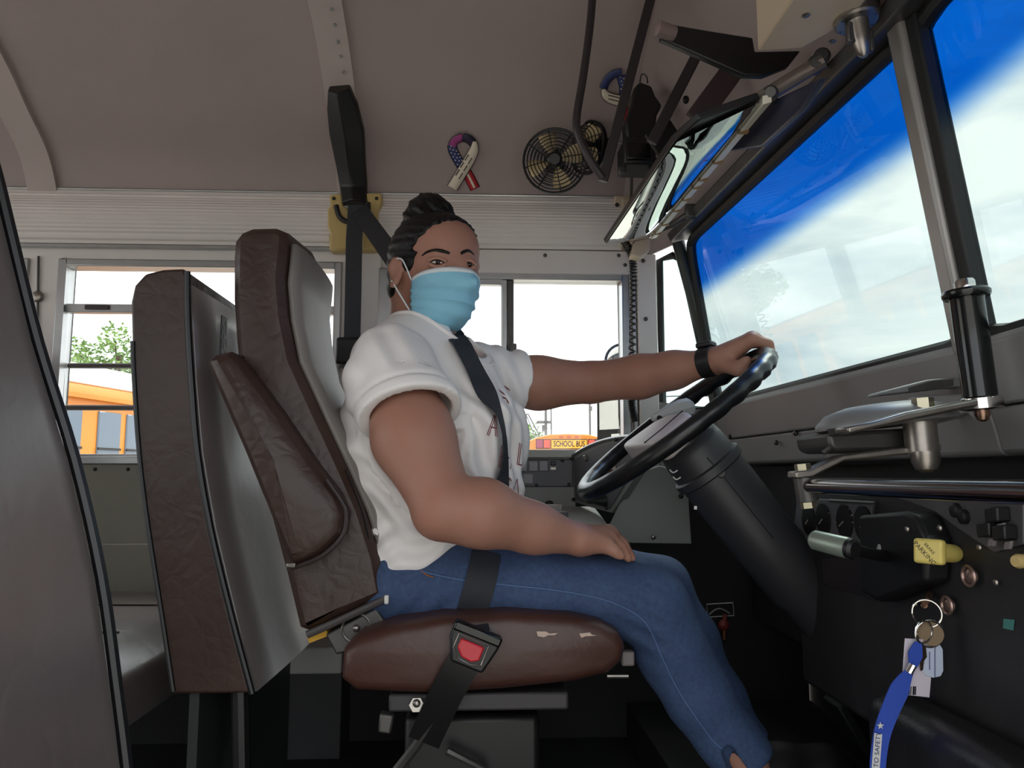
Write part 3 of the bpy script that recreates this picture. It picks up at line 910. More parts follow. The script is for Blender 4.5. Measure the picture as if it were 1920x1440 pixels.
segs = [('ribbon_tail', [(891, 354), (880, 332), (868, 312)], 8.5, M_rr, 0.002), ('ribbon_star_field', [(868, 314), (858, 298), (850, 282), (848, 270)], 8, M_rb, 0.0035),
        ('ribbon_top', [(848, 272), (854, 261), (868, 255)], 7, M_rm, 0.005), ('ribbon_top', [(867, 255), (878, 258), (887, 266)], 7, M_rn, 0.0055),
        ('ribbon_band', [(890, 262), (889, 278), (880, 298), (866, 322), (848, 352)], [3, 8, 9.5, 9.5, 9.5], M_rw, 0.0075)]
for nm, pts_, hw_, m_, of_ in segs:
    hb_ = [v + 1.3 for v in hw_] if isinstance(hw_, list) else hw_ + 1.3
    roof_strip(nm, pts_, hw_, m_, rb1, of_ + 0.001)
    roof_strip('ribbon_edge', pts_, hb_, M_pipe, rb1, of_)
roof_strip('stripe', [(890, 352), (880, 332), (872, 318)], 2.2, M_rw, rb1, 0.0042)
for (a, b) in ((846, 272), (852, 273), (844, 277), (850, 279), (856, 281), (846, 285), (853, 287), (860, 287), (850, 292), (857, 294), (863, 293), (854, 299), (861, 300), (866, 299), (858, 307)):
    add('star', g_ell(roof_hit(a, b, 0.0054), (0.0019, 0.001, 0.0019), nu=6, nv=4), M_rw, rb1)
for dxp in (-4, 3):
    for q0, q1 in ((0.12, 0.34), (0.4, 0.6), (0.66, 0.88)):
        A0_, B0_ = V(886 + dxp * 0.9, 284 + dxp, 0), V(854 + dxp * 0.9, 338 + dxp, 0)
        a_, b_ = A0_.lerp(B0_, q0), A0_.lerp(B0_, q1)
        roof_strip('print_line', [(a_.x, a_.y), (b_.x, b_.y)], 1.2, M_ink, rb1, 0.0095)
rb2 = thing('ribbon_decal', roof_hit(1152, 162), 'blue starred ribbon decal on ceiling above the fan, half hidden by the bar', 'decal', 'ribbon decals')
segs = [('ribbon_tail', [(1174, 226), (1171, 205), (1168, 190)], 7.5, M_rr, 0.002), ('ribbon_star_field', [(1168, 192), (1170, 165), (1164, 140)], 8, M_rb, 0.0035),
        ('ribbon_top', [(1166, 134), (1152, 136), (1138, 148), (1131, 164)], 6.5, M_rb, 0.005), ('ribbon_band', [(1131, 164), (1136, 176), (1152, 184), (1178, 188)], [3, 8, 9.5, 9.5], M_rw, 0.0075)]
for nm, pts_, hw_, m_, of_ in segs:
    hb_ = [v + 1.3 for v in hw_] if isinstance(hw_, list) else hw_ + 1.3
    roof_strip(nm, pts_, hw_, m_, rb2, of_ + 0.001)
    roof_strip('ribbon_edge', pts_, hb_, M_pipe, rb2, of_)
for (a, b) in ((1163, 142), (1169, 145), (1165, 150), (1172, 153), (1167, 157), (1174, 162), (1164, 165), (1171, 169), (1167, 173)):
    add('star', g_ell(roof_hit(a, b, 0.0054), (0.0019, 0.001, 0.0019), nu=6, nv=4), M_rw, rb2)
for k in (0, 7):
    roof_strip('print_line', [(1140, 175 + k), (1168, 182 + k)], 1.2, M_ink, rb2, 0.0095)

# fans
M_fan = mat('fan_black_wire', (14, 14, 15), 0.4)
M_blade = mat('fan_blade_cream', (206, 184, 140), 0.45)
def fan(c, nrm, rad, label, rot):
    t = thing('cab_fan', c, label, 'fan', 'cab fans')
    x, y, z = frame(nrm)
    for s, dome in ((1, 0.032), (-1, 0.022)):
        gs = []
        for k in range(1, 10):
            rr = rad * k / 9
            hgt = s * (0.004 + dome * (1 - (k / 9) ** 2.2))
            gs.append(g_torus(c + z * hgt, nrm, rr, 0.0015 if k < 9 else 0.0034, 36, 5))
        for k in range(8):
            a = 2 * math.pi * k / 8 + 0.2
            gs.append(g_tube([c + (x * math.cos(a) + y * math.sin(a)) * (rad * q / 6) + z * (s * (0.0045 + dome * (1 - (q / 6) ** 2.2))) for q in range(1, 7)], 0.0013, 5))
        add('front_grille' if s > 0 else 'rear_grille', gs, M_fan, t)
    add('hub', g_lathe(c, nrm, [(0.016, -0.012), (0.018, 0.0), (0.018, 0.036), (0.013, 0.04)], 20), M_fan, t)
    add('motor', g_lathe(c, -z, [(0.024, 0.02), (0.028, 0.03), (0.026, 0.06), (0.016, 0.068)], 20), M_black, t)
    for k in range(4):
        a0 = rot + math.pi / 2 * k
        rows = []
        for q in range(6):
            rr = rad * (0.2 + 0.68 * q / 5)
            wd = 0.22 + 0.18 * math.sin(math.pi * q / 6)
            rows.append([c + (x * math.cos(a0 + e * wd) + y * math.sin(a0 + e * wd)) * rr + z * (0.005 + 0.011 * e) for e in (-1, -0.5, 0, 0.5, 1)])
        add('blade', g_loft(rows), M_blade, t, solid=0.002)
    return t
c1 = P(1040, 302, Y=1.84)
f1 = fan(c1, V(-0.1, -1, -0.28), 0.077, 'round black wire cab fan with cream blades facing the driver', 0.3)
c2 = P(1103, 277, Y=1.90)
f2 = fan(c2, V(-0.88, -0.52, -0.05), 0.066, 'smaller black wire fan turned sideways behind the bent tube', 0.8)
add('stem', g_tube([c1 + V(0.005, 0.06, 0.0), c1 + V(0.01, 0.09, 0.06), V(c1.x + 0.02, 1.965, zroof(1.965) + 0.004)], 0.006, 8), M_black, f1)
add('stem', g_tube([c2 + V(0.05, 0.03, 0.0), c2 + V(0.06, 0.04, 0.06), V(c2.x + 0.05, 1.955, zroof(1.955) + 0.004)], 0.006, 8), M_black, f2)

# bent tube and straight bar meeting below the ceiling
M_bar = mat('dark_painted_bar', (54, 48, 50), 0.45, metal=0.2)
vt = thing('visor_bar', roof_hit(1112, 2), 'dark bent tube joined to a straight bar hanging before the fans', 'bar')
t1 = [P(1113, -30, Y=1.5), P(1106, 50, Y=1.5), P(1094, 140, Y=1.5), P(1081, 222, Y=1.5), P(1086, 256, Y=1.5), P(1106, 298, Y=1.5), P(1131, 335, Y=1.5)]
top1 = t1[0] + V(0.01, 0, 0)
top1.z = zroof(1.5)
add('bent_tube', g_tube(smooth_path([top1] + t1, 5), 0.0085, 10), M_bar, vt)
b0 = P(1130, 340, Y=1.5)
b1_ = P(1222, -10, Y=1.5)
dirb = (b1_ - b0).normalized()
b1_ = b0 + dirb * ((1.70 - b0.z) / dirb.z)
wv = V(-dirb.z, 0, dirb.x)
add('straight_bar', g_box((b0 + b1_) / 2, (0.02, 0.012, (b1_ - b0).length), (wv, V(0, 1, 0), dirb)), M_bar, vt, bevel=0.002)

# two-way radio under the ceiling with handset, wire and coiled cord
rd = thing('two_way_radio', P(1195, 325, Y=1.72), 'black two-way radio with handset hanging beside the long mirror', 'radio')
ra = P(1193, 296, Y=1.72)
add('radio_case', g_box(ra, (0.074, 0.09, 0.066)), M_black, rd, bevel=0.006)
add('face_panel', g_box(ra + V(-0.002, -0.046, -0.004), (0.056, 0.006, 0.04)), M_blackgloss, rd, bevel=0.003)
add('hanger_plate', g_tube([P(1160, 266, Y=1.7), P(1262, 312, Y=1.7)], 0.003, 6), M_gunmetal, rd)
add('mount_foot', [g_box(P(1166, 320, Y=1.7), (0.016, 0.02, 0.012)), g_box(P(1222, 322, Y=1.7), (0.016, 0.02, 0.012))], M_gunmetal, rd, bevel=0.002)
hsx = px_poly([(1176, 262), (1172, 225), (1184, 195), (1188, 165), (1200, 152), (1222, 160), (1230, 180), (1242, 196), (1232, 215), (1228, 262)], 1.72)
add('handset', g_prism(hsx, (0, 0.05, 0)), M_black, rd, bevel=0.006)
add('handset_loop', g_tube(smooth_path(px_poly([(1200, 155), (1202, 142), (1208, 139), (1213, 146), (1214, 156)], 1.74), 4), 0.002, 6), M_gunmetal, rd)
add('wire', g_tube([P(1184, 322, Y=1.74), P(1184, 350, Y=1.85), P(1183, 374, Y=2.0)], 0.004, 6), M_black, rd)
hang = [P(1158, 430, Y=1.93), P(1170, 452, Y=1.95), P(1184, 478, Y=1.975), P(1188, 520, Y=1.985), P(1187, 600, Y=1.985), P(1184, 700, Y=1.985), P(1184, 755, Y=1.985), P(1190, 790, Y=1.985)]
ctr = smooth_path(hang, 40)
hel = []
turns = 46
L = len(ctr)
acc = 0
for i, p in enumerate(ctr):
    d = (ctr[min(i + 1, L - 1)] - ctr[max(i - 1, 0)]).normalized()
    x, y, _ = frame(d, (0, 1, 0))
    dens = 1.0 if i < L * 0.25 else (1.25 if i < L * 0.72 else 2.0)
    for q in range(4):
        f = q / 4
        acc += dens * 2 * math.pi * turns / L / 4
        nx = ctr[min(i + 1, L - 1)]
        hel.append(p.lerp(nx, f) + (x * math.cos(acc) + y * math.sin(acc)) * 0.0088)
add('coiled_cord', g_tube(hel, 0.0022, 6), M_black, rd)

# long interior mirror
MA = P(1219, 446, Y=1.86)
MB_ = P(1428, 191, X=MA.x)
wf, wn_ = V(-0.112, 0, -0.020), V(-0.118, 0, -0.044)
im = thing('interior_mirror', (MA + MB_) / 2, 'long rectangular rear-view mirror under the front header', 'mirror')
mm = mat('mirror_silver', (200, 208, 205), 0.015, metal=1.0)
mq = [MA, MA + wf, MB_ + wn_ + V(0, 0.06, 0), MB_ + wn_ * 0.8, MB_]
mn = V(wn_.z, 0, -wn_.x).normalized()
if mn.z < 0: mn = -mn
mrows = []
c0, c1_, c2_, c3_ = MA, MA + wf, MB_ + wn_, MB_
for i in range(25):
    v = i / 24
    row = []
    for j in range(9):
        u = j / 8
        a = c0.lerp(c3_, v)
        b = c1_.lerp(c2_ + V(0, 0.05 * max(0, (v - 0.8) / 0.2), 0), v)
        row.append(a.lerp(b, u) - mn * (0.020 * (1 - (2 * u - 1) ** 2) * (1 - (2 * v - 1) ** 6)))
    mrows.append(row)
add('mirror_glass', g_loft(mrows), mm, im, smooth=180)
add('mirror_back', g_prism([p + mn * 0.005 for p in mq], mn * 0.012), M_black, im, bevel=0.002)
lst = add('lower_edge', g_prism([MA + V(0.002, 0, -0.004), MA + V(0.016, 0, 0.0), MB_ + V(0.016, 0, 0.0), MB_ + V(0.002, 0, -0.004)], V(0, 0, 0.014)), mat('cream_edge', (228, 222, 204), 0.4), im, bevel=0.001)
for t in (0.06, 0.16, 0.3, 0.4, 0.5, 0.56, 0.68, 0.86):
    p = MA.lerp(MB_, t)
    add('tape_mark', g_box(p + V(0.009, 0, -0.0018), (0.0152, 0.010, 0.0045)), mat('brown_tape', (150, 116, 74), 0.6), lst)
br = add('mirror_arm', g_tube([MB_ + V(0.006, 0.01, 0.012), P(1448, 172, Y=1.13), P(1500, 140, Y=1.12), P(1545, 113, Y=1.1)], 0.012, 10), mat('arm_bronze', (112, 100, 92), 0.45, metal=0.4), im)
for (a, b) in ((1443, 178), (1528, 122), (1540, 108)):
    add('arm_bolt', g_lathe(P(a, b, Y=1.11), (-0.3, -1, -0.2), [(0.013, -0.012), (0.013, 0.008), (0.008, 0.012), (0.008, 0.016)], 14), M_gunmetal, br)
br2 = add('mirror_arm', g_tube([MA + V(0.0, -0.02, 0.006), P(1262, 420, Y=1.8), P(1296, 398, Y=1.78)], 0.008, 8), M_gunmetal, im)
add('arm_clip', g_box(P(1296, 397, Y=1.78), (0.03, 0.02, 0.036)), M_gunmetal, br2, bevel=0.005)
add('end_bracket', g_prism(px_poly([(1190, 452), (1222, 445), (1218, 470), (1200, 482), (1184, 478)], 1.93), (0, 0.05, 0)), M_beige, im, bevel=0.004)

# sun visor: black plate with pale knob, navy blade
sv = thing('sun_visor', P(1350, 100, Y=1.2), 'black folded sun visor plate with pale round knob under front header', 'sun visor')
add('plate', g_prism(px_poly([(1238, 72), (1243, 42), (1330, 57), (1412, 70), (1416, 96), (1502, 94), (1478, 124), (1432, 142), (1395, 141), (1320, 108)], 1.2), (0, 0.014, 0)), M_black, sv, bevel=0.003)
add('knob', g_lathe(P(1244, 57, Y=1.19), (-1, -0.3, 0.1), [(0.012, -0.02), (0.013, 0.0), (0.013, 0.012), (0.006, 0.016)], 16), mat('knob_mauve', (126, 108, 104), 0.5), sv)
add('blade', g_prism([P(a, b, X=0.455) for a, b in [(1366, 283), (1440, 192), (1538, 146), (1502, 205), (1427, 274)]], (0.01, 0, 0)), mat('navy_visor', (32, 36, 58), 0.4), sv, bevel=0.002)
vs_ = thing('header_bracket', P(1300, 200, Y=1.5), 'dark slanting brackets on the front cap behind the long mirror', 'bracket')
def plank(a, b, wpx, Y, m, th=0.012):
    A, B = P(a[0], a[1], Y=Y), P(b[0], b[1], Y=Y)
    d = (B - A).normalized()
    return add('bracket_bar', g_box((A + B) / 2, (wpx / FPX * Y, th, (B - A).length), (V(-d.z, 0, d.x), V(0, 1, 0), d)), m, vs_, bevel=0.002)
plank((1310, 96), (1222, 268), 22, 1.5, M_bar)
plank((1378, 126), (1304, 226), 46, 1.42, mat('plum_bar', (66, 52, 54), 0.5))
plank((1232, 240), (1262, 285), 60, 1.58, M_black)
add('bracket_bolt', g_ell(P(1286, 187, Y=1.52), (0.007, 0.007, 0.009), nu=10, nv=6), M_black, vs_)

# beige sign box on the header, and the silver wiper motor
zbx = 1.285
bx = add('header_box', g_prism([P(1420, 97, Z=zbx), P(1505, 92, Z=zbx), P(1592, 42, Z=zbx), P(1592, 42, Z=zbx) + V(0, -0.35, 0), P(1420, 97, Z=zbx) + V(0, -0.45, 0)], (0, 0, 0.16)), M_beige, bevel=0.004)
tag(bx, 'beige box panel on the front header above the windshield post', 'panel')
for (a, b) in ((1511, 29), (1560, 78)):
    add('panel_screw', g_ell(P(a, b, Z=zbx - 0.001), (0.006, 0.006, 0.002), nu=10, nv=4), M_steel, bx)
wm = thing('wiper_motor', P(1607, 42, Y=0.98), 'silver round wiper motor flange and housing hanging from front header', 'motor')
wc = P(1607, 40, Y=0.98)
add('flange', g_lathe(wc, V(0.08, -0.1, -1), [(0.029, -0.014), (0.031, -0.012), (0.031, -0.008), (0.030, -0.006), (0.030, 0.0), (0.027, 0.003)], 32), M_steel, wm)
add('gasket', g_lathe(wc, V(0.08, -0.1, -1), [(0.030, -0.024), (0.032, -0.022), (0.032, -0.0145), (0.030, -0.014)], 32), M_rub, wm)
add('housing', g_lathe(wc, V(0.08, -0.1, -1), [(0.016, 0.0), (0.014, 0.006), (0.013, 0.03), (0.011, 0.036), (0.008, 0.05), (0.004, 0.055)], 24), M_steel, wm)
add('stub', g_box(wc + V(-0.014, -0.004, -0.02), (0.008, 0.01, 0.03)), M_gunmetal, wm, bevel=0.002)
add('stub', g_box(wc + V(0.017, 0.0, -0.03), (0.006, 0.012, 0.03)), M_gunmetal, wm, bevel=0.002)
x_, y_, z_ = frame(V(0.08, -0.1, -1))
for k in range(6):
    a = math.pi / 3 * k + 0.3
    add('flange_screw', g_ell(wc + z_ * 0.002 + (x_ * math.cos(a) + y_ * math.sin(a)) * 0.024, (0.002, 0.002, 0.002), nu=8, nv=5), M_screw, wm)
add('mount', g_cyl(wc - z_ * 0.02, wc - z_ * (zbx - wc.z - 0.001), 0.016), M_gunmetal, wm)
# ================================================================== SMOOTH IMPLICIT SURFACES (person)
class Grid:
    def __init__(s, lo, hi, h):
        s.lo = np.array(lo, 'f4'); s.h = h
        s.n = np.ceil((np.array(hi) - np.array(lo)) / h).astype(int) + 1
        s.L = {}
    def box(s, lo, hi, pad):
        a = np.maximum(0, np.floor((np.array(lo) - pad - s.lo) / s.h).astype(int))
        b = np.minimum(s.n, np.ceil((np.array(hi) + pad - s.lo) / s.h).astype(int) + 1)
        if (b <= a).any(): return None
        sl = tuple(slice(i, j) for i, j in zip(a, b))
        ax = [(s.lo[k] + s.h * np.arange(a[k], b[k])).astype('f4') for k in range(3)]
        return sl, ax[0][:, None, None], ax[1][None, :, None], ax[2][None, None, :]
    def add(s, prim, k):
        fn, lo, hi = prim
        if k not in s.L: s.L[k] = np.zeros(s.n, 'f4')
        r = s.box(lo, hi, 9 * k + 2 * s.h)
        if r is None: return
        sl, x, y, z = r
        s.L[k][sl] += np.exp(np.clip(-fn(x, y, z) / k, -80, 70))
    def field(s, kk=0.008):
        f = None
        for k, a in sorted(s.L.items(), reverse=True):
            d = -k * np.log(np.maximum(a, 1e-30))
            d = np.minimum(d, 0.08)
            if f is None: f = d
            else:
                hh = np.clip(0.5 + 0.5 * (f - d) / kk, 0, 1)
                f = f * (1 - hh) + d * hh - kk * hh * (1 - hh)
        s.f = f
        s.L = {}
        return s
    def carve(s, prim, k=0.004):
        fn, lo, hi = prim
        r = s.box(lo, hi, 3 * k + s.h)
        if r is None: return
        sl, x, y, z = r
        d = -fn(x, y, z)
        f = s.f[sl]
        hh = np.clip(0.5 - 0.5 * (f - d) / k, 0, 1)
        s.f[sl] = f * (1 - hh) + d * hh + k * hh * (1 - hh)
    def everywhere(s, fn):
        ax = [(s.lo[k] + s.h * np.arange(s.n[k])).astype('f4') for k in range(3)]
        s.f = fn(s.f, ax[0][:, None, None], ax[1][None, :, None], ax[2][None, None, :])
    def mesh(s):
        f = s.f
        f[0], f[-1] = 1, 1
        f[:, 0], f[:, -1] = 1, 1
        f[:, :, 0], f[:, :, -1] = 1, 1
        ins = f < 0
        c = lambda a, i, j, k: a[i:a.shape[0] - 1 + i, j:a.shape[1] - 1 + j, k:a.shape[2] - 1 + k]
        cnt = sum(c(ins, i, j, k).astype('i1') for i in (0, 1) for j in (0, 1) for k in (0, 1))
        mk = (cnt > 0) & (cnt < 8)
        cells = np.argwhere(mk)
        idx = -np.ones(mk.shape, 'i4')
        idx[mk] = np.arange(len(cells))
        pos = np.zeros((len(cells), 3), 'f8')
        num = np.zeros(len(cells))
        cor = [(i, j, k) for i in (0, 1) for j in (0, 1) for k in (0, 1)]
        I, J, K = cells.T
        val = {q: f[I + q[0], J + q[1], K + q[2]] for q in cor}
        for a in cor:
            for ax in range(3):
                if a[ax] == 0:
                    b = list(a); b[ax] = 1; b = tuple(b)
                    fa, fb = val[a], val[b]
                    cr = (fa < 0) != (fb < 0)
                    t = np.where(cr, fa / np.where(cr, fa - fb, 1), 0)
                    for d in range(3):
                        pos[:, d] += np.where(cr, a[d] + (t if d == ax else 0), 0)
                    num += cr
        pos = (cells + pos / num[:, None]) * s.h + s.lo
        faces = []
        for ax in range(3):
            u, v = [(1, 2), (2, 0), (0, 1)][ax]
            a = np.take(ins, range(0, ins.shape[ax] - 1), ax)
            b = np.take(ins, range(1, ins.shape[ax]), ax)
            E = np.argwhere(a != b)
            flip = a[tuple(E.T)]
            def cid(du, dv):
                q = E.copy(); q[:, u] -= du; q[:, v] -= dv
                return idx[tuple(q.T)]
            q = np.stack([cid(1, 1), cid(0, 1), cid(0, 0), cid(1, 0)], 1)
            q[~flip] = q[~flip][:, ::-1]
            faces.append(q)
        return pos, np.concatenate(faces)
def cap(a, b, ra, rb=None):
    rb = ra if rb is None else rb
    a, b = Vector(a), Vector(b)
    ab = b - a
    l2 = max(ab.length_squared, 1e-12)
    def fn(x, y, z):
        dx, dy, dz = x - a.x, y - a.y, z - a.z
        t = np.clip((dx * ab.x + dy * ab.y + dz * ab.z) / l2, 0, 1)
        return np.sqrt((dx - t * ab.x) ** 2 + (dy - t * ab.y) ** 2 + (dz - t * ab.z) ** 2) - (ra + (rb - ra) * t)
    lo = [min(p - ra, q - rb) for p, q in zip(a, b)]
    hi = [max(p + ra, q + rb) for p, q in zip(a, b)]
    return fn, lo, hi
def ell(c, ax, r):
    c = Vector(c)
    A = [Vector(v).normalized() for v in ax]
    def fn(x, y, z):
        dx, dy, dz = x - c.x, y - c.y, z - c.z
        q = [(dx * v.x + dy * v.y + dz * v.z) for v in A]
        k0 = np.sqrt(sum((a / b) ** 2 for a, b in zip(q, r))) + 1e-6
        k1 = np.sqrt(sum((a / (b * b)) ** 2 for a, b in zip(q, r))) + 1e-6
        return k0 * (k0 - 1) / k1
    m = max(r)
    return fn, [v - m for v in c], [v + m for v in c]
def chain(G, pts, k):
    for (a, ra), (b, rb) in zip(pts[:-1], pts[1:]): G.add(cap(a, b, ra, rb), k)
def grid_obj(name, G, m, parent, smooth_it=2):
    pos, fc = G.mesh()
    off = base_of(parent) if parent is not None else V(0, 0, 0)
    me = bpy.data.meshes.new(name)
    nv, nf = len(pos), len(fc)
    e = np.concatenate([fc[:, [0, 1]], fc[:, [1, 2]], fc[:, [2, 3]], fc[:, [3, 0]]])
    for _ in range(smooth_it):
        acc = np.zeros_like(pos); cn = np.zeros(nv)
        np.add.at(acc, e[:, 0], pos[e[:, 1]]); np.add.at(cn, e[:, 0], 1)
        np.add.at(acc, e[:, 1], pos[e[:, 0]]); np.add.at(cn, e[:, 1], 1)
        pos = pos * 0.5 + 0.5 * acc / np.maximum(cn, 1)[:, None]
    me.vertices.add(nv)
    me.vertices.foreach_set('co', (pos - np.array(off)).astype('f4').ravel())
    me.loops.add(nf * 4)
    me.loops.foreach_set('vertex_index', fc.astype('i4').ravel())
    me.polygons.add(nf)
    me.polygons.foreach_set('loop_start', np.arange(0, nf * 4, 4, dtype='i4'))
    me.polygons.foreach_set('loop_total', np.full(nf, 4, 'i4'))
    me.polygons.foreach_set('use_smooth', np.ones(nf, bool))
    me.update(calc_edges=True)
    me.validate()
    me.materials.append(m)
    o = bpy.data.objects.new(name, me)
    COL.objects.link(o)
    if parent is not None: o.parent = parent
    bvh = BVHTree.FromPolygons(pos.tolist(), fc.tolist())
    return o, bvh

# ------------------------------------------------------------------ the driver
M_skin = mat('skin', (172, 128, 110), 0.5, var=0.05, vscale=14, c2=(160, 112, 95), sss=0.08, bump=0.08, bscale=500, spec=0.35)
M_shirt = mat('white_cotton', (242, 237, 235), 0.85, var=0.02, vscale=12, bump=0.25, bscale=26, bdist=0.006)
M_jean = mat('blue_denim', (52, 70, 104), 0.8, var=0.08, vscale=140, c2=(58, 79, 114), bump=0.25, bscale=500)
M_hair = mat('black_hair', (13, 11, 12), 0.45, var=0.3, vscale=40, bump=0.5, bscale=160, spec=0.3)

HC = P(809, 511, Y=1.42)
hF = V(0.66, -0.745, -0.09).normalized()
hL = V(0, 0, 1).cross(hF).normalized()
hL = (hL + V(0, 0, -0.06)).normalized()
hU = hF.cross(hL).normalized()
def H(f, l, u): return HC + hF * f + hL * l + hU * u
HA = (hF, hL, hU)
N0 = P(800, 640, Y=1.44)
RS, LS = P(742, 692, Y=1.26), P(902, 708, Y=1.57)
tS = (LS - RS); tS.z = 0; tS.normalize()
tT = V(tS.y, -tS.x, 0)
TA = (tS, tT, V(0, 0, 1))
RE, RW = P(832, 948, Y=1.15), P(1088, 1012, Y=1.215)
LE, LW = P(1108, 717, Y=1.62), P(1322, 681, Y=1.47)

G = Grid((-0.34, 1.03, 0.02), (0.62, 1.80, 1.16), 0.004)
# head
for pr in (ell(H(-0.004, 0, 0.034), HA, (0.088, 0.070, 0.077)), ell(H(0.034, 0, -0.03), HA, (0.058, 0.054, 0.080)),
           ell(H(0.036, 0, -0.080), HA, (0.042, 0.040, 0.032)), ell(H(0.046, 0, 0.042), HA, (0.045, 0.050, 0.045)),
           ell(H(-0.036, 0, -0.03), HA, (0.052, 0.055, 0.06))): G.add(pr, 0.012)
for s in (-1, 1):
    G.add(ell(H(0.052, s * 0.037, -0.026), HA, (0.028, 0.024, 0.020)), 0.008)
    G.add(cap(H(0.086, s * 0.014, 0.012), H(0.070, s * 0.048, 0.014), 0.009, 0.008), 0.005)
    G.add(ell(H(0.078, s * 0.031, -0.003), HA, (0.013, 0.017, 0.011)), 0.004)
G.add(cap(H(0.090, 0, 0.006), H(0.110, 0, -0.030), 0.008, 0.0105), 0.005)
for s in (-1, 1):
    G.add(ell(H(-0.006, s * 0.074, -0.016), (hF + hL * s * -0.3, hL + hF * s * 0.3, hU), (0.0155, 0.0055, 0.026)), 0.003)
    G.add(cap(H(-0.010, s * 0.079, 0.006), H(-0.018, s * 0.082, -0.012), 0.0042, 0.0042), 0.003)
    G.add(cap(H(0.0, s * 0.078, -0.036), H(-0.004, s * 0.079, -0.042), 0.007, 0.006), 0.003)
# neck and torso core
G.add(cap(H(-0.03, 0, -0.06), N0 + V(-0.012, 0.0, -0.02), 0.052, 0.060), 0.018)
G.add(cap(N0 + V(0, 0, -0.03), RS.lerp(N0, 0.3) + V(0, 0, -0.012), 0.055, 0.036), 0.02)
G.add(cap(N0 + V(0, 0, -0.03), LS.lerp(N0, 0.3) + V(0, 0, -0.012), 0.055, 0.036), 0.02)
CH, BE = P(812, 780, Y=1.43), P(832, 935, Y=1.42)
G.add(ell(CH, TA, (0.15, 0.10, 0.15)), 0.02)
G.add(ell(BE, TA, (0.14, 0.105, 0.14)), 0.02)
# right arm
chain(G, [(RS, 0.050), (P(775, 820, Y=1.20), 0.0585), (RE, 0.046)], 0.012)
chain(G, [(RE + V(0.004, 0, -0.004), 0.046), (P(905, 962, Y=1.155), 0.0465), (P(1000, 990, Y=1.185), 0.034), (RW, 0.0235)], 0.010)
G.add(ell(P(812, 968, Y=1.15), (V(1, 0, 0), V(0, 1, 0), V(0, 0, 1)), (0.024, 0.024, 0.024)), 0.01)
# left arm
chain(G, [(LS, 0.048), (P(1010, 718, Y=1.60), 0.0505), (LE, 0.0445)], 0.012)
chain(G, [(LE, 0.0445), (P(1200, 706, Y=1.565), 0.041), (P(1262, 694, Y=1.52), 0.034), (LW, 0.0262)], 0.010)
# legs inside the jeans, ankles
KN, KF = P(1222, 1135, Y=1.28), P(1238, 1100, Y=1.55)
AN, AF = P(1398, 1428, Y=1.28), P(1400, 1400, Y=1.5)
HN, HF_ = P(810, 1092, Y=1.32), P(850, 1082, Y=1.52)
for hp_, kn, an in ((HN, KN, AN), (HF_, KF, AF)):
    chain(G, [(BE, 0.08), (hp_, 0.05), (kn, 0.04), (kn.lerp(an, 0.4), 0.036), (an, 0.027), (an + V(0.02, 0, -0.05), 0.024)], 0.012)
# right hand resting on the thigh
kr = [P(1136, 1022, Y=1.212), P(1143, 1011, Y=1.234), P(1145, 1002, Y=1.257), P(1141, 997, Y=1.280)]
for i, kx in enumerate(kr):
    G.add(cap(RW + V(0.0, -0.012 + 0.009 * i, 0), kx, 0.0185, 0.0115), 0.006)
fr = [[P(1154, 1034, Y=1.208), P(1165, 1043, Y=1.208)], [P(1164, 1027, Y=1.232), P(1178, 1047, Y=1.232)], [P(1168, 1022, Y=1.257), P(1185, 1046, Y=1.258)], [P(1166, 1018, Y=1.282), P(1184, 1042, Y=1.284)]]
for kx, ch in zip(kr, fr):
    chain(G, [(kx, 0.0105), (ch[0], 0.0088), (ch[1], 0.0072)], 0.0025)
chain(G, [(P(1100, 1018, Y=1.255), 0.014), (P(1126, 1034, Y=1.298), 0.0105), (P(1148, 1046, Y=1.306), 0.0085)], 0.005)
# left hand closed over the wheel rim
LW2 = P(1345, 676, Y=1.455)
G.add(cap(LW, LW2, 0.0262, 0.024), 0.008)
kl = [P(1409, 637, Y=1.398), P(1411, 634, Y=1.419), P(1408, 636, Y=1.440), P(1402, 641, Y=1.460)]
for i, kx in enumerate(kl):
    G.add(cap(LW2 + V(0, -0.014 + 0.009 * i, 0), kx, 0.0195, 0.0125), 0.006)
for i, kx in enumerate(kl):
    yy = kx.y
    chain(G, [(kx, 0.0115), (P(1440, 646, Y=yy), 0.0098), (P(1447, 668, Y=yy), 0.0086), (P(1434, 690, Y=yy), 0.0076)], 0.0025)
chain(G, [(P(1362, 684, Y=1.425), 0.0165), (P(1384, 692, Y=1.398), 0.012), (P(1400, 676, Y=1.39), 0.0095)], 0.004)
G.field(0.008)
for s in (-1, 1):
    G.carve(ell(H(0.001, s * 0.081, -0.014), HA, (0.008, 0.006, 0.013)), 0.003)
body, bvh_b = grid_obj('person', G, M_skin, None, 2)
tag(body, 'woman in white t-shirt, blue jeans and blue face mask driving, smiling at camera', 'person')

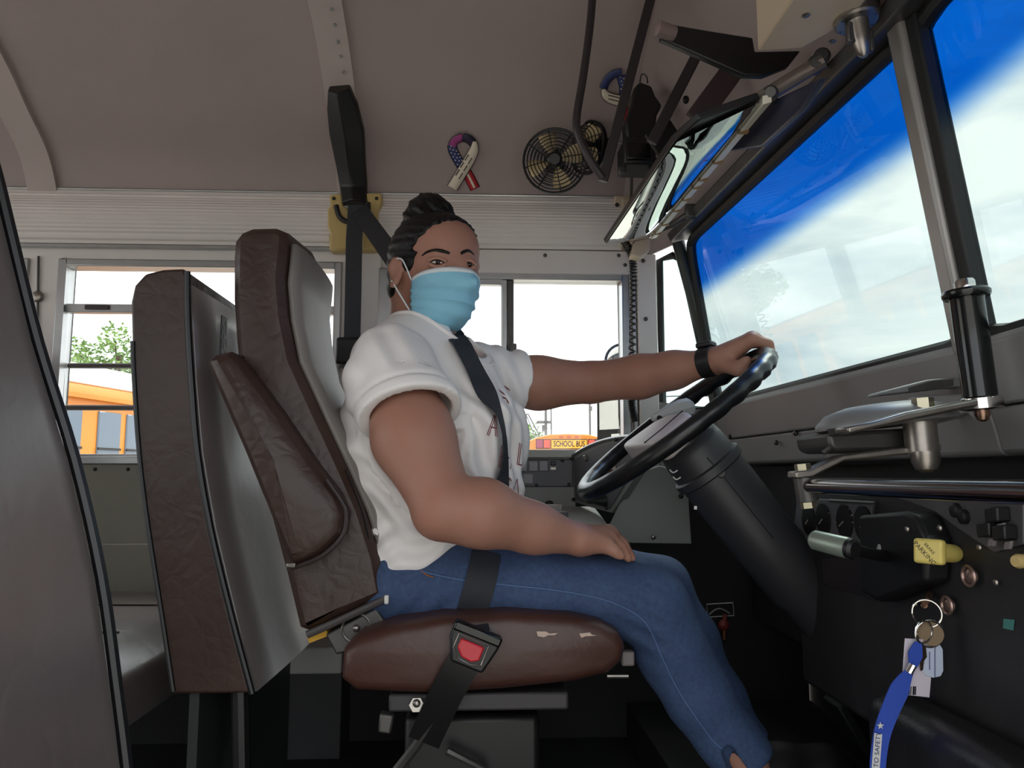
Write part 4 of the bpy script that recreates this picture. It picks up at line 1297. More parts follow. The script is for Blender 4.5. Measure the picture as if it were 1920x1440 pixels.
# ---- hair
Gh = Grid((HC.x - 0.16, HC.y - 0.16, HC.z - 0.12), (HC.x + 0.16, HC.y + 0.16, HC.z + 0.2), 0.003)
for pr in (ell(H(-0.006, 0, 0.034), HA, (0.093, 0.0755, 0.081)), ell(H(-0.038, 0, -0.028), HA, (0.055, 0.058, 0.058)), ell(H(0.046, 0, 0.043), HA, (0.0495, 0.0560, 0.0495)), ell(H(0.024, 0, 0.0), HA, (0.058, 0.0600, 0.06))): Gh.add(pr, 0.010)
Gh.field()
def hair_cut(f, x, y, z):
    dx, dy, dz = x - HC.x, y - HC.y, z - HC.z
    a = dx * hF.x + dy * hF.y + dz * hF.z
    l = dx * hL.x + dy * hL.y + dz * hL.z
    u = dx * hU.x + dy * hU.y + dz * hU.z
    edge = 0.872 * a - 0.49 * u - 0.0225 - 0.25 * np.maximum(0, np.abs(l) - 0.035) * np.where(u > 0.02, -1.0, 0.4) - 0.0015 * np.sin(l * 260 + u * 90)
    side = np.where((np.abs(l) > 0.05) & (u < 0.02), a + 0.012, -1.0)
    low = -(u + 0.070) - 0.3 * (a + 0.05)
    g = np.maximum(f, edge)
    g = np.maximum(g, np.where(np.abs(l) > 0.052, np.minimum(a + 0.012, -(u + 0.016)), -1))
    g = np.maximum(g, low)
    ang = np.arctan2(l, u - 0.05) * 26
    return g + 0.0012 * np.sin(ang + a * 30)
Gh.everywhere(hair_cut)
hair, bvh_h = grid_obj('hair', Gh, M_hair, body, 1)
hair['label'] = 'black hair pulled back into a high bun'
Gb = Grid(tuple(H(-0.024, 0, 0.112) - V(0.08, 0.08, 0.08)), tuple(H(-0.024, 0, 0.112) + V(0.08, 0.08, 0.08)), 0.003)
bc = H(-0.024, 0, 0.112)
Gb.add(ell(bc, HA, (0.045, 0.046, 0.036)), 0.008)
Gb.add(ell(bc + hU * -0.018, HA, (0.05, 0.05, 0.022)), 0.008)
Gb.add(ell(bc + hU * 0.018 + hF * -0.006, HA, (0.028, 0.03, 0.022)), 0.008)
Gb.field()
def bun_tw(f, x, y, z):
    dx, dy, dz = x - bc.x, y - bc.y, z - bc.z
    l = dx * hL.x + dy * hL.y + dz * hL.z
    a = dx * hF.x + dy * hF.y + dz * hF.z
    return f + 0.0018 * np.sin(np.arctan2(l, a) * 7 + dz * 260) + 0.001 * np.sin(x * 400 + z * 300)
Gb.everywhere(bun_tw)
bun, _ = grid_obj('hair_bun', Gb, M_hair, hair, 1)
# loose hair wisps at nape and hairline
# ---- face details
M_eye = mat('eye_dark', (30, 20, 16), 0.12)
M_eyew = mat('eye_white', (212, 200, 192), 0.25)
def face_pt(px, py, off=0.0):
    p = hit(bvh_b, px, py, off)
    return p if p is not None else P(px, py, Y=1.36)
def face_strip(name, pts, rads, m, off, flat=0.5):
    path = smooth_path([face_pt(a, b, off) for a, b in pts], 4)
    n = len(path)
    rr = [np.interp(i / (n - 1), np.linspace(0, 1, len(rads)), rads) for i in range(n)]
    return add(name, g_tube(path, [float(v) for v in rr], 8), m, body)
face_strip('eyebrow', [(791, 480), (800, 473), (815, 469), (830, 471), (843, 475)], [0.001, 0.0022, 0.0027, 0.0034, 0.0024], M_hair, 0.0)
face_strip('eyebrow', [(864, 476), (870, 472), (879, 470), (889, 478)], [0.0024, 0.0032, 0.0026, 0.001], M_hair, 0.0)
for (cx_, cy_, wd) in ((820, 491.5, 0.0125), (879, 496, 0.009)):
    c = face_pt(cx_, cy_, 0.0)
    tx = _r * 1.0 + _u * -0.06
    nn = -ray(cx_, cy_).normalized()
    e = add('eye', g_ell(c, (wd, 0.0029, 0.003), (tx.normalized(), nn.cross(tx).normalized() * 0.999, nn), 16, 10), M_eyew, body)
    add('iris', g_ell(c + nn * 0.0012 + tx * 0.001, (0.0052, 0.0034, 0.0028), (tx.normalized(), nn.cross(tx).normalized(), nn), 14, 8), M_eye, e)
    for sg, rr in ((1, 0.0018), (-1, 0.0011)):
        pts = [c + tx * (wd * 1.15 * q) + nn.cross(tx).normalized() * 0 + _u * (sg * 0.0042 * (1 - q * q) - (0.001 if sg > 0 else 0)) + nn * 0.0018 for q in (-1, -0.5, 0, 0.5, 1)]
        add('eyelash_line', g_tube(smooth_path(pts, 3), rr, 6), mat('lash', (34, 20, 18), 0.6), e)
    pts = [c + tx * (wd * 1.3 * q) + _u * (0.0085 * (1 - q * q * 0.8) - 0.001) + nn * 0.0005 for q in (-1, -0.5, 0, 0.5, 1)]
    add('eyelid', g_tube(smooth_path(pts, 3), 0.0036, 8), M_skin, e)
    pts = [c + tx * (wd * 1.2 * q) - _u * (0.0085 * (1 - q * q * 0.7)) + nn * 0.0 for q in (-1, -0.5, 0, 0.5, 1)]
    add('eyelid', g_tube(smooth_path(pts, 3), 0.0040, 8), M_skin, e)
er = H(0.002, -0.0845, -0.037)
add('earring', g_ell(er - hL * 0.0015, (0.0022, 0.0022, 0.0022), nu=8, nv=6), M_chrome, body)

# ---- face mask
M_mask = mat('mask_blue', (140, 198, 222), 0.75, var=0.03, vscale=20, bump=0.12, bscale=300)
M_maskw = mat('mask_white', (222, 228, 232), 0.75)
NT, NV = 33, 26
Rm = np.zeros((NT, NV)); TH = np.radians(np.linspace(-66, 66, NT)); UU = np.zeros((NT, NV))
for i, th in enumerate(TH):
    q = abs(th) / math.radians(66)
    ut, ub = -0.004 - 0.026 * q ** 1.6, -0.122 + 0.026 * q ** 2
    for j in range(NV):
        u = ut + (ub - ut) * j / (NV - 1)
        o_ = H(0, 0, u)
        d = (hF * math.cos(th) + hL * math.sin(th))
        h_ = bvh_b.ray_cast(o_ + d * 0.25, -d)
        rr = (h_[0] - o_).length if h_[0] is not None else 0.05
        Rm[i, j] = min(rr, 0.125) + 0.004
        UU[i, j] = u
base_R = Rm.copy()
for it in range(60):
    S = Rm.copy()
    S[1:-1, 1:-1] = (Rm[:-2, 1:-1] + Rm[2:, 1:-1] + Rm[1:-1, :-2] + Rm[1:-1, 2:]) / 4
    S[1:-1, 0] = (Rm[:-2, 0] + Rm[2:, 0]) / 2
    S[1:-1, -1] = (Rm[:-2, -1] + Rm[2:, -1]) / 2
    Rm = np.maximum(S, base_R)
for i, th in enumerate(TH):
    q = abs(th) / math.radians(66)
    for j in range(NV):
        v = j / (NV - 1)
        tent = 0.012 * max(0, 1 - q * 1.5) * math.sin(math.pi * min(1, v * 1.1)) ** 0.7
        pl = 0.0
        for pc in (0.34, 0.52, 0.70):
            dd = v - pc - 0.08 * (1 - q) * (pc - 0.4)
            if -0.10 < dd < 0: pl = max(pl, 0.005 * (1 + dd / 0.10))
        if j in (0, NV - 1): pl = 0
        tent -= 0.034 * max(0, (v - 0.72) / 0.28) ** 2 * (1 - q)
        Rm[i, j] += tent + pl * (0.5 + 0.5 * q if q > 0.8 else 1)
def mask_pt(i, j, off=0.0):
    th = TH[i]
    return H(0, 0, UU[i, j]) + (hF * math.cos(th) + hL * math.sin(th)) * float(Rm[i, j] + off)
mk_rows = [[mask_pt(i, j) for j in range(NV)] for i in range(NT)]
fm = add('face_mask', g_loft(mk_rows), M_mask, body, smooth=55, solid=0.0016)
fm['label'] = 'light blue pleated surgical face mask'
add('nose_band', g_loft([[mask_pt(i, j, 0.0014) for j in (0, 1, 2)] for i in range(NT)]), M_maskw, fm, smooth=60, solid=0.001)
add('chin_band', g_loft([[mask_pt(i, j, 0.0012) for j in (NV - 2, NV - 1)] for i in range(NT)]), M_maskw, fm, smooth=60, solid=0.001)
for e_ in (0, NT - 1):
    s = -1 if e_ == 0 else 1
    add('ear_loop', g_tube(smooth_path([mask_pt(e_, 1), H(0.014, s * 0.0765, 0.002), H(-0.002, s * 0.079, 0.006)], 5), 0.0014, 6), M_maskw, fm)
    add('ear_loop', g_tube(smooth_path([mask_pt(e_, NV - 3), H(0.016, s * 0.0735, -0.062), H(0.0, s * 0.081, -0.040)], 5), 0.0014, 6), M_maskw, fm)

# ---- jeans
Gj = Grid((-0.30, 1.10, 0.05), (0.62, 1.78, 0.66), 0.004)
PV = P(812, 1072, Y=1.42)
Gj.add(ell(PV, TA, (0.178, 0.125, 0.095)), 0.02)
Gj.add(ell(P(770, 1085, Y=1.42), TA, (0.165, 0.11, 0.09)), 0.02)
chain(Gj, [(P(800, 1098, Y=1.315), 0.074), (P(900, 1100, Y=1.30), 0.070), (P(1020, 1104, Y=1.285), 0.0635), (P(1130, 1116, Y=1.28), 0.0575), (KN, 0.0545)], 0.012)
chain(Gj, [(P(850, 1085, Y=1.52), 0.076), (P(1000, 1080, Y=1.54), 0.066), (P(1130, 1078, Y=1.55), 0.058), (KF, 0.0535)], 0.012)
chain(Gj, [(KN, 0.0545), (P(1262, 1225, Y=1.285), 0.052), (P(1308, 1305, Y=1.285), 0.0485), (P(1360, 1380, Y=1.283), 0.042), (AN, 0.0405), (AN + (AN - KN) * 0.1, 0.0405)], 0.012)
chain(Gj, [(KF, 0.0535), (KF.lerp(AF, 0.35), 0.05), (KF.lerp(AF, 0.7), 0.042), (AF, 0.039), (AF + (AF - KF) * 0.1, 0.039)], 0.012)
Gj.field()
def jean_cut(f, x, y, z):
    for kn, an in ((KN, AN), (KF, AF)):
        d = (an - kn).normalized()
        pl = (x - an.x) * d.x + (y - an.y) * d.y + (z - an.z) * d.z
        near = np.abs(y - an.y) < 0.1
        f = np.where(near & (z < an.z + 0.12), np.maximum(f, pl), f)
    # creases behind knee and at the hip
    w1 = np.exp(-(((x - KN.x + 0.03) / 0.07) ** 2 + ((z - KN.z + 0.03) / 0.06) ** 2))
    f = f + 0.0022 * w1 * np.sin(x * 120 + z * 220 + y * 40)
    w2 = np.exp(-(((x - P(830, 1090, Y=1.3).x) / 0.09) ** 2))
    return f + 0.0022 * w2 * np.sin(x * 150 - z * 130 + y * 30) + 0.0012 * np.sin(x * 40 + y * 55) * np.sin(z * 60 + x * 30)
Gj.everywhere(jean_cut)
Gj.carve(cap(P(1366, 1410, Y=1.24), P(1392, 1460, Y=1.24), 0.010, 0.016), 0.003)
for kn, an in ((KN, AN), (KF, AF)):
    Gj.carve(cap(an - (an - kn).normalized() * 0.02, an + (an - kn) * 0.2, 0.034), 0.003)
jeans, bvh_j = grid_obj('jeans', Gj, M_jean, body, 2)
jeans['label'] = 'blue skinny jeans'
M_stitch = mat('pale_stitch', (88, 114, 156), 0.8)
def draped(name, pxs, bvh, r, m, parent, off=0.0015, k=6):
    pts = []
    for p in smooth_path([V(a, b, 0) for a, b in pxs], k):
        h_ = hit(bvh, p.x, p.y, off)
        if h_ is not None: pts.append(h_)
    return add(name, g_tube(pts, r, 6), m, parent)
draped('side_seam', [(790, 1072), (870, 1088), (960, 1098), (1050, 1108), (1130, 1124), (1190, 1150), (1218, 1180), (1240, 1230), (1275, 1300), (1330, 1380), (1356, 1406)], bvh_j, 0.0010, M_stitch, jeans)
draped('pocket_seam', [(790, 1070), (800, 1078), (812, 1082)], bvh_j, 0.0011, mat('rust_thread', (150, 90, 50), 0.8), jeans)
# shoes on the raised toe board
TBZ = 0.085
for an in (AN, AF):
    sg = Grid((an.x - 0.07, an.y - 0.07, TBZ - 0.01), (an.x + 0.24, an.y + 0.07, TBZ + 0.14), 0.004)
    zf = TBZ + 0.03
    chain(sg, [(V(an.x - 0.015, an.y, zf), 0.034), (V(an.x + 0.06, an.y, zf), 0.036), (V(an.x + 0.15, an.y, zf - 0.004), 0.035), (V(an.x + 0.175, an.y, zf - 0.008), 0.03)], 0.015)
    chain(sg, [(V(an.x - 0.012, an.y, zf), 0.036), (V(an.x + 0.0, an.y, an.z - 0.055), 0.032)], 0.015)
    sg.field()
    sg.everywhere(lambda f, x, y, z: np.maximum(f, TBZ + 0.002 - z + 0 * x + 0 * y))
    grid_obj('shoe', sg, mat('dark_shoe', (30, 28, 30), 0.6), body, 1)

# ---- shirt
Gs = Grid((-0.36, 1.10, 0.42), (0.26, 1.76, 1.02), 0.004)
UB = P(778, 692, Y=1.43)
for pr in (ell(P(806, 775, Y=1.43), TA, (0.176, 0.130, 0.160)), ell(P(832, 930, Y=1.42), TA, (0.168, 0.138, 0.150)),
           ell(P(806, 1030, Y=1.42), TA, (0.176, 0.132, 0.100)), ell(UB, TA, (0.17, 0.080, 0.075)),
           ell(P(770, 860, Y=1.42), TA, (0.160, 0.115, 0.15)), ell(P(790, 640, Y=1.44), TA, (0.085, 0.068, 0.045))): Gs.add(pr, 0.018)
Gs.add(ell(P(888, 800, Y=1.36), (tT, tS, V(0, 0, 1)), (0.068, 0.075, 0.068)), 0.018)
Gs.add(ell(P(922, 812, Y=1.46), (tT, tS, V(0, 0, 1)), (0.066, 0.072, 0.068)), 0.018)
c_r = P(772, 778, Y=1.205)
dr = (P(775, 820, Y=1.20) - RS).normalized()
dr = (dr + V(-0.05, 0, 0)).normalized()
chain(Gs, [(RS + V(-0.010, 0.03, 0.014), 0.066), (RS + V(-0.004, 0, -0.024), 0.072), (c_r, 0.0715), (c_r + dr * 0.09, 0.0715)], 0.012)
c_l = P(980, 720, Y=1.60)
dl = (P(1010, 718, Y=1.60) - LS).normalized()
chain(Gs, [(LS + V(-0.02, -0.03, 0.004), 0.060), (LS, 0.061), (c_l, 0.058), (c_l + dl * 0.09, 0.057)], 0.014)
Gs.field()
hem0 = P(760, 1086, Y=1.3)
hem1 = P(880, 1032, Y=1.3)
def shirt_cut(f, x, y, z):
    def pl(c, d): return (x - c.x) * d.x + (y - c.y) * d.y + (z - c.z) * d.z
    def rad(c, d):
        t = pl(c, d)
        return np.sqrt(np.maximum(0, (x - c.x) ** 2 + (y - c.y) ** 2 + (z - c.z) ** 2 - t * t)), t
    r1, t1_ = rad(c_r, dr)
    cuff_dir = dr
    reg = (r1 < 0.11) & (t1_ > -0.05) & (z > 0.5)
    f = np.where(reg & (t1_ > -0.024), f - 0.0022, f)            # rolled cuff
    f = np.where(reg, np.maximum(f, t1_ - 0.0), f)
    r2, t2_ = rad(c_l, dl)
    reg = (r2 < 0.10) & (t2_ > -0.05) & (x > 0.05)
    f = np.where(reg, np.maximum(f, t2_), f)
    hz = hem0.z + (hem1.z - hem0.z) / (hem1.x - hem0.x) * (x - hem0.x)
    hz = np.maximum(hz, hem0.z - 0.004) + 0.006 * np.sin(x * 45 + y * 30)
    f = np.maximum(f, hz - z)
    fade = np.where(r1 < 0.12, np.clip((-t1_ - 0.03) / 0.03, 0, 1), 1.0)
    f = np.where(r1 < 0.11, f + 0.0035 * np.exp(-((t1_ + 0.027) / 0.004) ** 2), f)
    # folds: from armpit to waist, across the belly, and slack at the lower back
    ap_ = P(850, 780, Y=1.25)
    q = (x - ap_.x) * 0.8 + (z - ap_.z) * 0.6
    wA = np.exp(-(((x - ap_.x - 0.03) / 0.09) ** 2 + ((z - ap_.z + 0.06) / 0.11) ** 2))
    f = f + 0.0085 * wA * fade * np.sin(q * 150 + 2 * np.sin(z * 40))
    lb = P(690, 880, Y=1.25)
    wB = np.exp(-(((x - lb.x) / 0.10) ** 2 + ((z - lb.z) / 0.13) ** 2))
    f = f + 0.0075 * wB * fade * np.sin(z * 105 + x * 60 + 1.6 * np.sin(x * 45))
    bl = P(780, 1040, Y=1.25)
    wC = np.exp(-(((x - bl.x) / 0.12) ** 2 + ((z - bl.z) / 0.06) ** 2))
    f = f + 0.0048 * wC * np.sin(z * 140 - x * 70 + 1.4 * np.sin(x * 60))
    sh = P(720, 690, Y=1.22)
    wD = np.exp(-(((x - sh.x) / 0.06) ** 2 + ((z - sh.z) / 0.07) ** 2))
    f = f + 0.0045 * wD * fade * np.sin(x * 120 + z * 30 + y * 30)
    fr_ = P(955, 860, Y=1.36)
    wE = np.exp(-(((x - fr_.x) / 0.07) ** 2 + ((z - fr_.z) / 0.16) ** 2))
    f = f + 0.0055 * wE * np.sin(x * 130 + z * 26 + y * 60)
    sl = P(950, 700, Y=1.58)
    wF = np.exp(-(((x - sl.x) / 0.05) ** 2 + ((z - sl.z) / 0.06) ** 2))
    return f + 0.0065 * wF * np.sin(x * 150 + z * 60)
Gs.everywhere(shirt_cut)
Gs.carve(cap(c_r - dr * 0.03, c_r + dr * 0.12, 0.0635), 0.003)
Gs.carve(cap(c_l - dl * 0.02, c_l + dl * 0.12, 0.053), 0.003)
# neckline: round opening following the neck, lower at the front
nk = N0 + V(0.012, -0.004, 0.02)
Gs.carve(cap(nk + V(0.0, 0.0, -0.004), nk + V(-0.01, 0.0, 0.2), 0.070, 0.075), 0.006)
Gs.carve(ell(N0 + tT * 0.068 + V(0, 0, -0.03), (tT, tS, V(0, 0, 1)), (0.045, 0.062, 0.058)), 0.006)
shirt, bvh_s = grid_obj('t_shirt', Gs, M_shirt, body, 1)
shirt['label'] = 'white short-sleeved t-shirt with thin red outlined lettering'
# collar band
ring = []
for k in range(40):
    a = 2 * math.pi * k / 40
    d = tS * math.cos(a) + tT * math.sin(a)
    cfront = max(0, math.sin(a))
    o_ = nk + V(0, 0, 0.2)
    rr = 0.0725 + 0.018 * cfront
    h_ = bvh_s.ray_cast(nk + d * (rr + 0.006) + tT * 0.02 * cfront + V(0, 0, 0.2), V(0, 0, -1))
    if h_[0] is not None: ring.append(h_[0] + V(0, 0, 0.001))
add('collar', g_tube(ring, 0.0045, 8, closed=True), M_shirt, shirt)
# cuff hem line on the near sleeve
M_red = mat('thin_red_print', (126, 58, 62), 0.7)
GLY = {'E': [[(1, 1), (0, 1), (0, 0), (1, 0)], [(0, .5), (.8, .5)]], 'A': [[(0, 0), (.5, 1), (1, 0)], [(.2, .4), (.8, .4)]],
       'H': [[(0, 0), (0, 1)], [(1, 0), (1, 1)], [(0, .5), (1, .5)]], 'L': [[(0, 1), (0, 0), (1, 0)]],
       'S': [[(.95, .85), (.6, 1), (.15, .85), (.2, .6), (.8, .42), (.9, .15), (.45, 0), (.05, .15)]], 'C': [[(.95, .85), (.6, 1), (.15, .8), (0, .5), (.15, .2), (.6, 0), (.95, .15)]]}
def shirt_letter(ch, px, py, w_, h_, ang):
    ca, sa = math.cos(ang), math.sin(ang)
    gs = []
    for off in (0.0, 3.2):
        for st in GLY[ch]:
            path = smooth_path([V(a, b, 0) for a, b in st], 8) if ch in 'SC' else [V(*p, 0).lerp(V(*q, 0), t / 8) for p, q in zip(st[:-1], st[1:]) for t in range(9)]
            run = []
            for p in path:
                u_, v_ = (p.x - 0.5) * w_ + off, (p.y - 0.5) * h_ - off * 0.3
                hh = hit(bvh_s, px + u_ * ca + v_ * sa, py + u_ * sa - v_ * ca, 0.0012)
                if hh is not None and (not run or (hh - run[-1]).length < 0.02):
                    if not run or (hh - run[-1]).length > 1e-5: run.append(hh)
            if len(run) > 2: gs.append(g_tube(run, 0.00075, 5))
    if gs: add('letter', gs, M_red, shirt, smooth=0)
for t_, a, b, w_, h_, an in (('E', 941, 735, 15, 24, 0.65), ('S', 937, 757, 24, 30, 0.6), ('A', 924, 797, 16, 40, 0.15), ('H', 949, 857, 22, 42, 0.15), ('L', 976, 851, 8, 40, 0.12), ('C', 950, 912, 10, 34, 0.1), ('A', 967, 918, 18, 40, 0.15)):
    shirt_letter(t_, a, b, w_, h_, an)

# ---- wrist watch
wt = (LW2 - P(1262, 694, Y=1.52)).normalized()
wc_ = P(1328, 679, Y=1.466)
wx, wy, wz = frame(wt, (0, 0, 1))
gsb = []
band = []
for k in range(28):
    a = 2 * math.pi * k / 28
    d = wx * math.cos(a) * 0.0305 + wy * math.sin(a) * 0.0285
    band.append((wc_ + d, d.normalized()))
rows = [[p - wz * 0.0135 - n * 0.002, p + n * 0.0015 - wz * 0.0135, p + n * 0.0015 + wz * 0.0135, p - n * 0.002 + wz * 0.0135] for p, n in band]
rows.append(rows[0])
wtc = add('wrist_watch', g_loft(rows, closed=True), M_black, body, bevel=0.001)
upd = (V(0, 0, 1) - wz * wz.z).normalized()
add('watch_case', g_box(wc_ + upd * 0.0335, (0.032, 0.030, 0.010), (wz, wz.cross(upd).normalized(), upd)), M_black, wtc, bevel=0.003, seg=3)
add('watch_screen', g_box(wc_ + upd * 0.0392, (0.026, 0.025, 0.001), (wz, wz.cross(upd).normalized(), upd)), M_blackgloss, wtc)

# ------------------------------------------------------------------ belt webbing over the body
def over(pxs, bvh, off, k=6):
    out = []
    for p in smooth_path([V(a, b, 0) for a, b in pxs], k):
        h_ = hit(bvh, p.x, p.y, off)
        if h_ is not None: out.append(h_)
    return out
def strap_on(bvh, pxs, hws, off, it=12, k=6):
    """webbing lying on a surface: centre from the pixel path, width along the surface"""
    c = smooth_path([V(a, b, 0) for a, b in pxs], k)
    ps, ns = [], []
    for p in c:
        d = ray(p.x, p.y).normalized()
        h_ = bvh.ray_cast(CAM, d)
        if h_[0] is None: continue
        ps.append(h_[0]); ns.append(h_[1] if h_[1].dot(d) < 0 else -h_[1])
    for _ in range(it):
        ps = [ps[0]] + [(ps[i - 1] + ps[i] * 2 + ps[i + 1]) / 4 for i in range(1, len(ps) - 1)] + [ps[-1]]
        ns = [ns[0]] + [(ns[i - 1] + ns[i] * 2 + ns[i + 1]).normalized() for i in range(1, len(ns) - 1)] + [ns[-1]]
    out, wd = [], []
    n = len(ps)
    for i in range(n):
        d = (ps[min(i + 1, n - 1)] - ps[max(i - 1, 0)]).normalized()
        out.append(ps[i] + ns[i] * off)
        wd.append(d.cross(ns[i]).normalized() * float(np.interp(i / (n - 1), np.linspace(0, 1, len(hws)), hws)))
    return out, wd
ch_, cw_ = strap_on(bvh_s, [(860, 652), (884, 700), (908, 744), (926, 782), (934, 815), (936, 850), (934, 890), (930, 940)], [0.0225, 0.0225, 0.020, 0.014, 0.009, 0.012, 0.018, 0.021], 0.011)
st0 = P(672, 392, Y=YL - 0.085)
shp = [st0, st0.lerp(ch_[0] + V(-0.03, 0.08, 0.035), 0.55), ch_[0] + V(-0.025, 0.08, 0.030), ch_[0] + V(-0.012, 0.032, 0.020)]
fp_ = smooth_path(shp, 5)[:-1]
full = fp_ + ch_
wds = []
for i, p in enumerate(fp_):
    d = (full[min(i + 1, len(full) - 1)] - full[max(i - 1, 0)]).normalized()
    wv = d.cross((p - CAM).normalized()).normalized() * -0.0225
    if wv.dot(cw_[0]) < 0: wv = -wv
    t_ = max(0.0, (i - len(fp_) * 0.6) / (len(fp_) * 0.4))
    wds.append(wv.lerp(cw_[0], t_).normalized() * 0.0225)
wds += cw_
add('shoulder_strap', g_ribbon(full, wds, 0.002), M_strap, sb, smooth=60)
lap = over([(912, 1034), (908, 1060), (900, 1095), (890, 1130), (884, 1150)], bvh_j, 0.005)
for _ in range(6):
    lap = [lap[0]] + [(lap[i - 1] + lap[i] * 2 + lap[i + 1]) / 4 for i in range(1, len(lap) - 1)] + [lap[-1]]
endp = P(888, 1188, Y=1.145)
lap = [lap[0] + V(0.01, 0.1, 0.01), lap[0] + V(0.004, 0.04, 0.008)] + lap + [lap[-1].lerp(endp, 0.5) + V(0, -0.006, 0), endp]
wds = []
for i, p in enumerate(lap):
    d = (lap[min(i + 1, len(lap) - 1)] - lap[max(i - 1, 0)]).normalized()
    wv = d.cross((p - CAM).normalized()).normalized()
    wds.append(wv * 0.0235)
add('lap_strap', g_ribbon(lap, wds, 0.002), M_strap, sb, smooth=60)
# buckle
bkc = P(888, 1208, Y=1.14)
axb = (P(846, 1180, Y=1.14) - P(930, 1214, Y=1.14)).normalized()
upb = V(-axb.z, 0, axb.x)
if upb.z < 0: upb = -upb
bku = add('buckle', g_prism([bkc + axb * a + upb * b for a, b in ((0.036, 0.022), (-0.036, 0.022), (-0.036, 0.005), (-0.027, -0.034), (0.022, -0.034), (0.036, -0.002))], (0, 0.022, 0)), M_black, sb, bevel=0.004, seg=3)
add('buckle_tongue', g_box(bkc + upb * 0.016 + V(0, -0.002, 0), (0.072, 0.008, 0.014), (axb, V(0, 1, 0), upb)), M_blackgloss, bku, bevel=0.003)
add('release_button', g_prism([bkc + axb * a + upb * b + V(0, -0.004, 0) for a, b in ((0.020, 0.002), (-0.016, 0.002), (-0.016, -0.018), (-0.006, -0.024), (0.010, -0.022), (0.020, -0.012))], (0, 0.006, 0)), mat('red_button', (196, 36, 52), 0.35), bku, bevel=0.0025)
add('button_frame', g_tube([bkc + axb * a + upb * b + V(0, -0.001, 0) for a, b in ((0.025, 0.006), (-0.021, 0.006), (-0.021, -0.023), (-0.006, -0.028), (0.012, -0.026), (0.025, -0.014))], 0.0015, 6, closed=True), M_steel, bku)
stk = [P(880, 1225, Y=1.145), P(858, 1262, Y=1.15), P(836, 1302, Y=1.165), P(818, 1340, Y=1.18), P(795, 1390, Y=1.2)]
wds = [(axb * 0.024) for _ in stk]
add('buckle_strap', g_ribbon(stk, wds, 0.006), M_black, sb, smooth=60)
add('anchor', g_tube([P(812, 1350, Y=1.19), P(780, 1400, Y=1.21), P(740, 1450, Y=1.22)], 0.008, 8), M_gunmetal, sb)
# ================================================================== STEERING
WC = P(1263, 793, Y=1.42)
e1 = (P(1440, 655, Y=1.42) - P(1087, 932, Y=1.42)).normalized()
e2 = V(0, 1, 0.02).normalized()
wn = e2.cross(e1).normalized()
if wn.z < 0: wn = -wn                    # towards the driver
WR = 0.206
sw = thing('steering_wheel', WC, 'large black bus steering wheel with grey centre pad', 'steering wheel')
pts, rr = [], []
NR = 160
for i in range(NR):
    a = 2 * math.pi * i / NR
    d = e1 * math.cos(a) + e2 * math.sin(a)
    up_ = max(0.0, math.cos(a) + 0.25)
    wob = 0.5 + 0.5 * math.cos(a * 30)
    pts.append(WC + d * (WR + 0.0008 * wob) - wn * (0.0022 * wob * min(1, up_)))
    rr.append(0.0152 + 0.0022 * wob * min(1, up_ * 1.5))
add('rim', g_tube(pts, rr, 12, closed=True), mat('wheel_black', (22, 23, 25), 0.3, bump=0.05, bscale=300), sw, smooth=180)
M_pad = mat('hub_pad_mauve', (206, 196, 196), 0.5, var=0.05, bump=0.1, bscale=300)
pc_ = WC - e1 * 0.040 - wn * 0.004
wp = [(-0.042, -0.135), (-0.030, -0.150), (0.045, -0.120), (0.058, -0.06), (0.058, 0.06), (0.045, 0.120), (-0.030, 0.150), (-0.042, 0.135)]
add('centre_pad', g_prism([pc_ + e1 * a + e2 * b + wn * 0.016 for a, b in wp], wn * -0.04), M_pad, sw, bevel=0.009, seg=4)
add('pad_seam', g_tube([pc_ + e1 * a + e2 * b + wn * 0.0165 for a, b in ((-0.04, -0.07), (0.0, -0.07), (0.056, -0.045))], 0.0012, 6), M_screw, sw)
for s in (-1, 1):
    add('spoke', g_prism([pc_ + e1 * a + e2 * (b * s) + wn * 0.004 for a, b in ((-0.022, 0.13), (0.034, 0.11), (0.028, 0.203), (-0.008, 0.203))], wn * -0.016), M_black, sw, bevel=0.004)
add('hub', g_lathe(WC - wn * 0.06, wn, [(0.042, 0.0), (0.05, 0.02), (0.045, 0.045)], 24), M_black, sw)
col = thing('steering_column', P(1520, 1130, Y=1.43), 'charcoal steering column shroud slanting down to the floor', 'steering column')
ca, cb = P(1288, 828, Y=1.43), P(1500, 1096, Y=1.43)
cd = (cb - ca).normalized()
CLn = (cb - ca).length
M_col = mat('column_charcoal', (50, 50, 53), 0.42, var=0.05, bump=0.05, bscale=300)
add('upper_shroud', g_lathe(ca, cd, [(0.040, -0.012), (0.058, 0.0), (0.062, 0.02), (0.064, 0.055)], 32), M_col, col, smooth=50)
add('collar', g_lathe(ca, cd, [(0.066, 0.053), (0.070, 0.056), (0.070, 0.070), (0.066, 0.073)], 32), M_col, col, smooth=40)
add('lower_shroud', g_lathe(ca, cd, [(0.064, 0.073), (0.063, 0.2), (0.060, CLn), (0.052, CLn + 0.02), (0.052, CLn + 0.30)], 32), M_col, col, smooth=50)
def on_col(px, py, r):
    d = ray(px, py).normalized()
    m = CAM - ca
    A = d - cd * d.dot(cd)
    B = m - cd * m.dot(cd)
    a_, b_, c_ = A.dot(A), 2 * A.dot(B), B.dot(B) - r * r
    q = b_ * b_ - 4 * a_ * c_
    t = (-b_ - math.sqrt(max(q, 0))) / (2 * a_)
    return CAM + d * t
pb = on_col(1352, 887, 0.0635)
add('plug', g_lathe(pb, (pb - ca - cd * (pb - ca).dot(cd)), [(0.009, -0.004), (0.009, 0.001), (0.007, 0.0025)], 16), M_gunmetal, col)
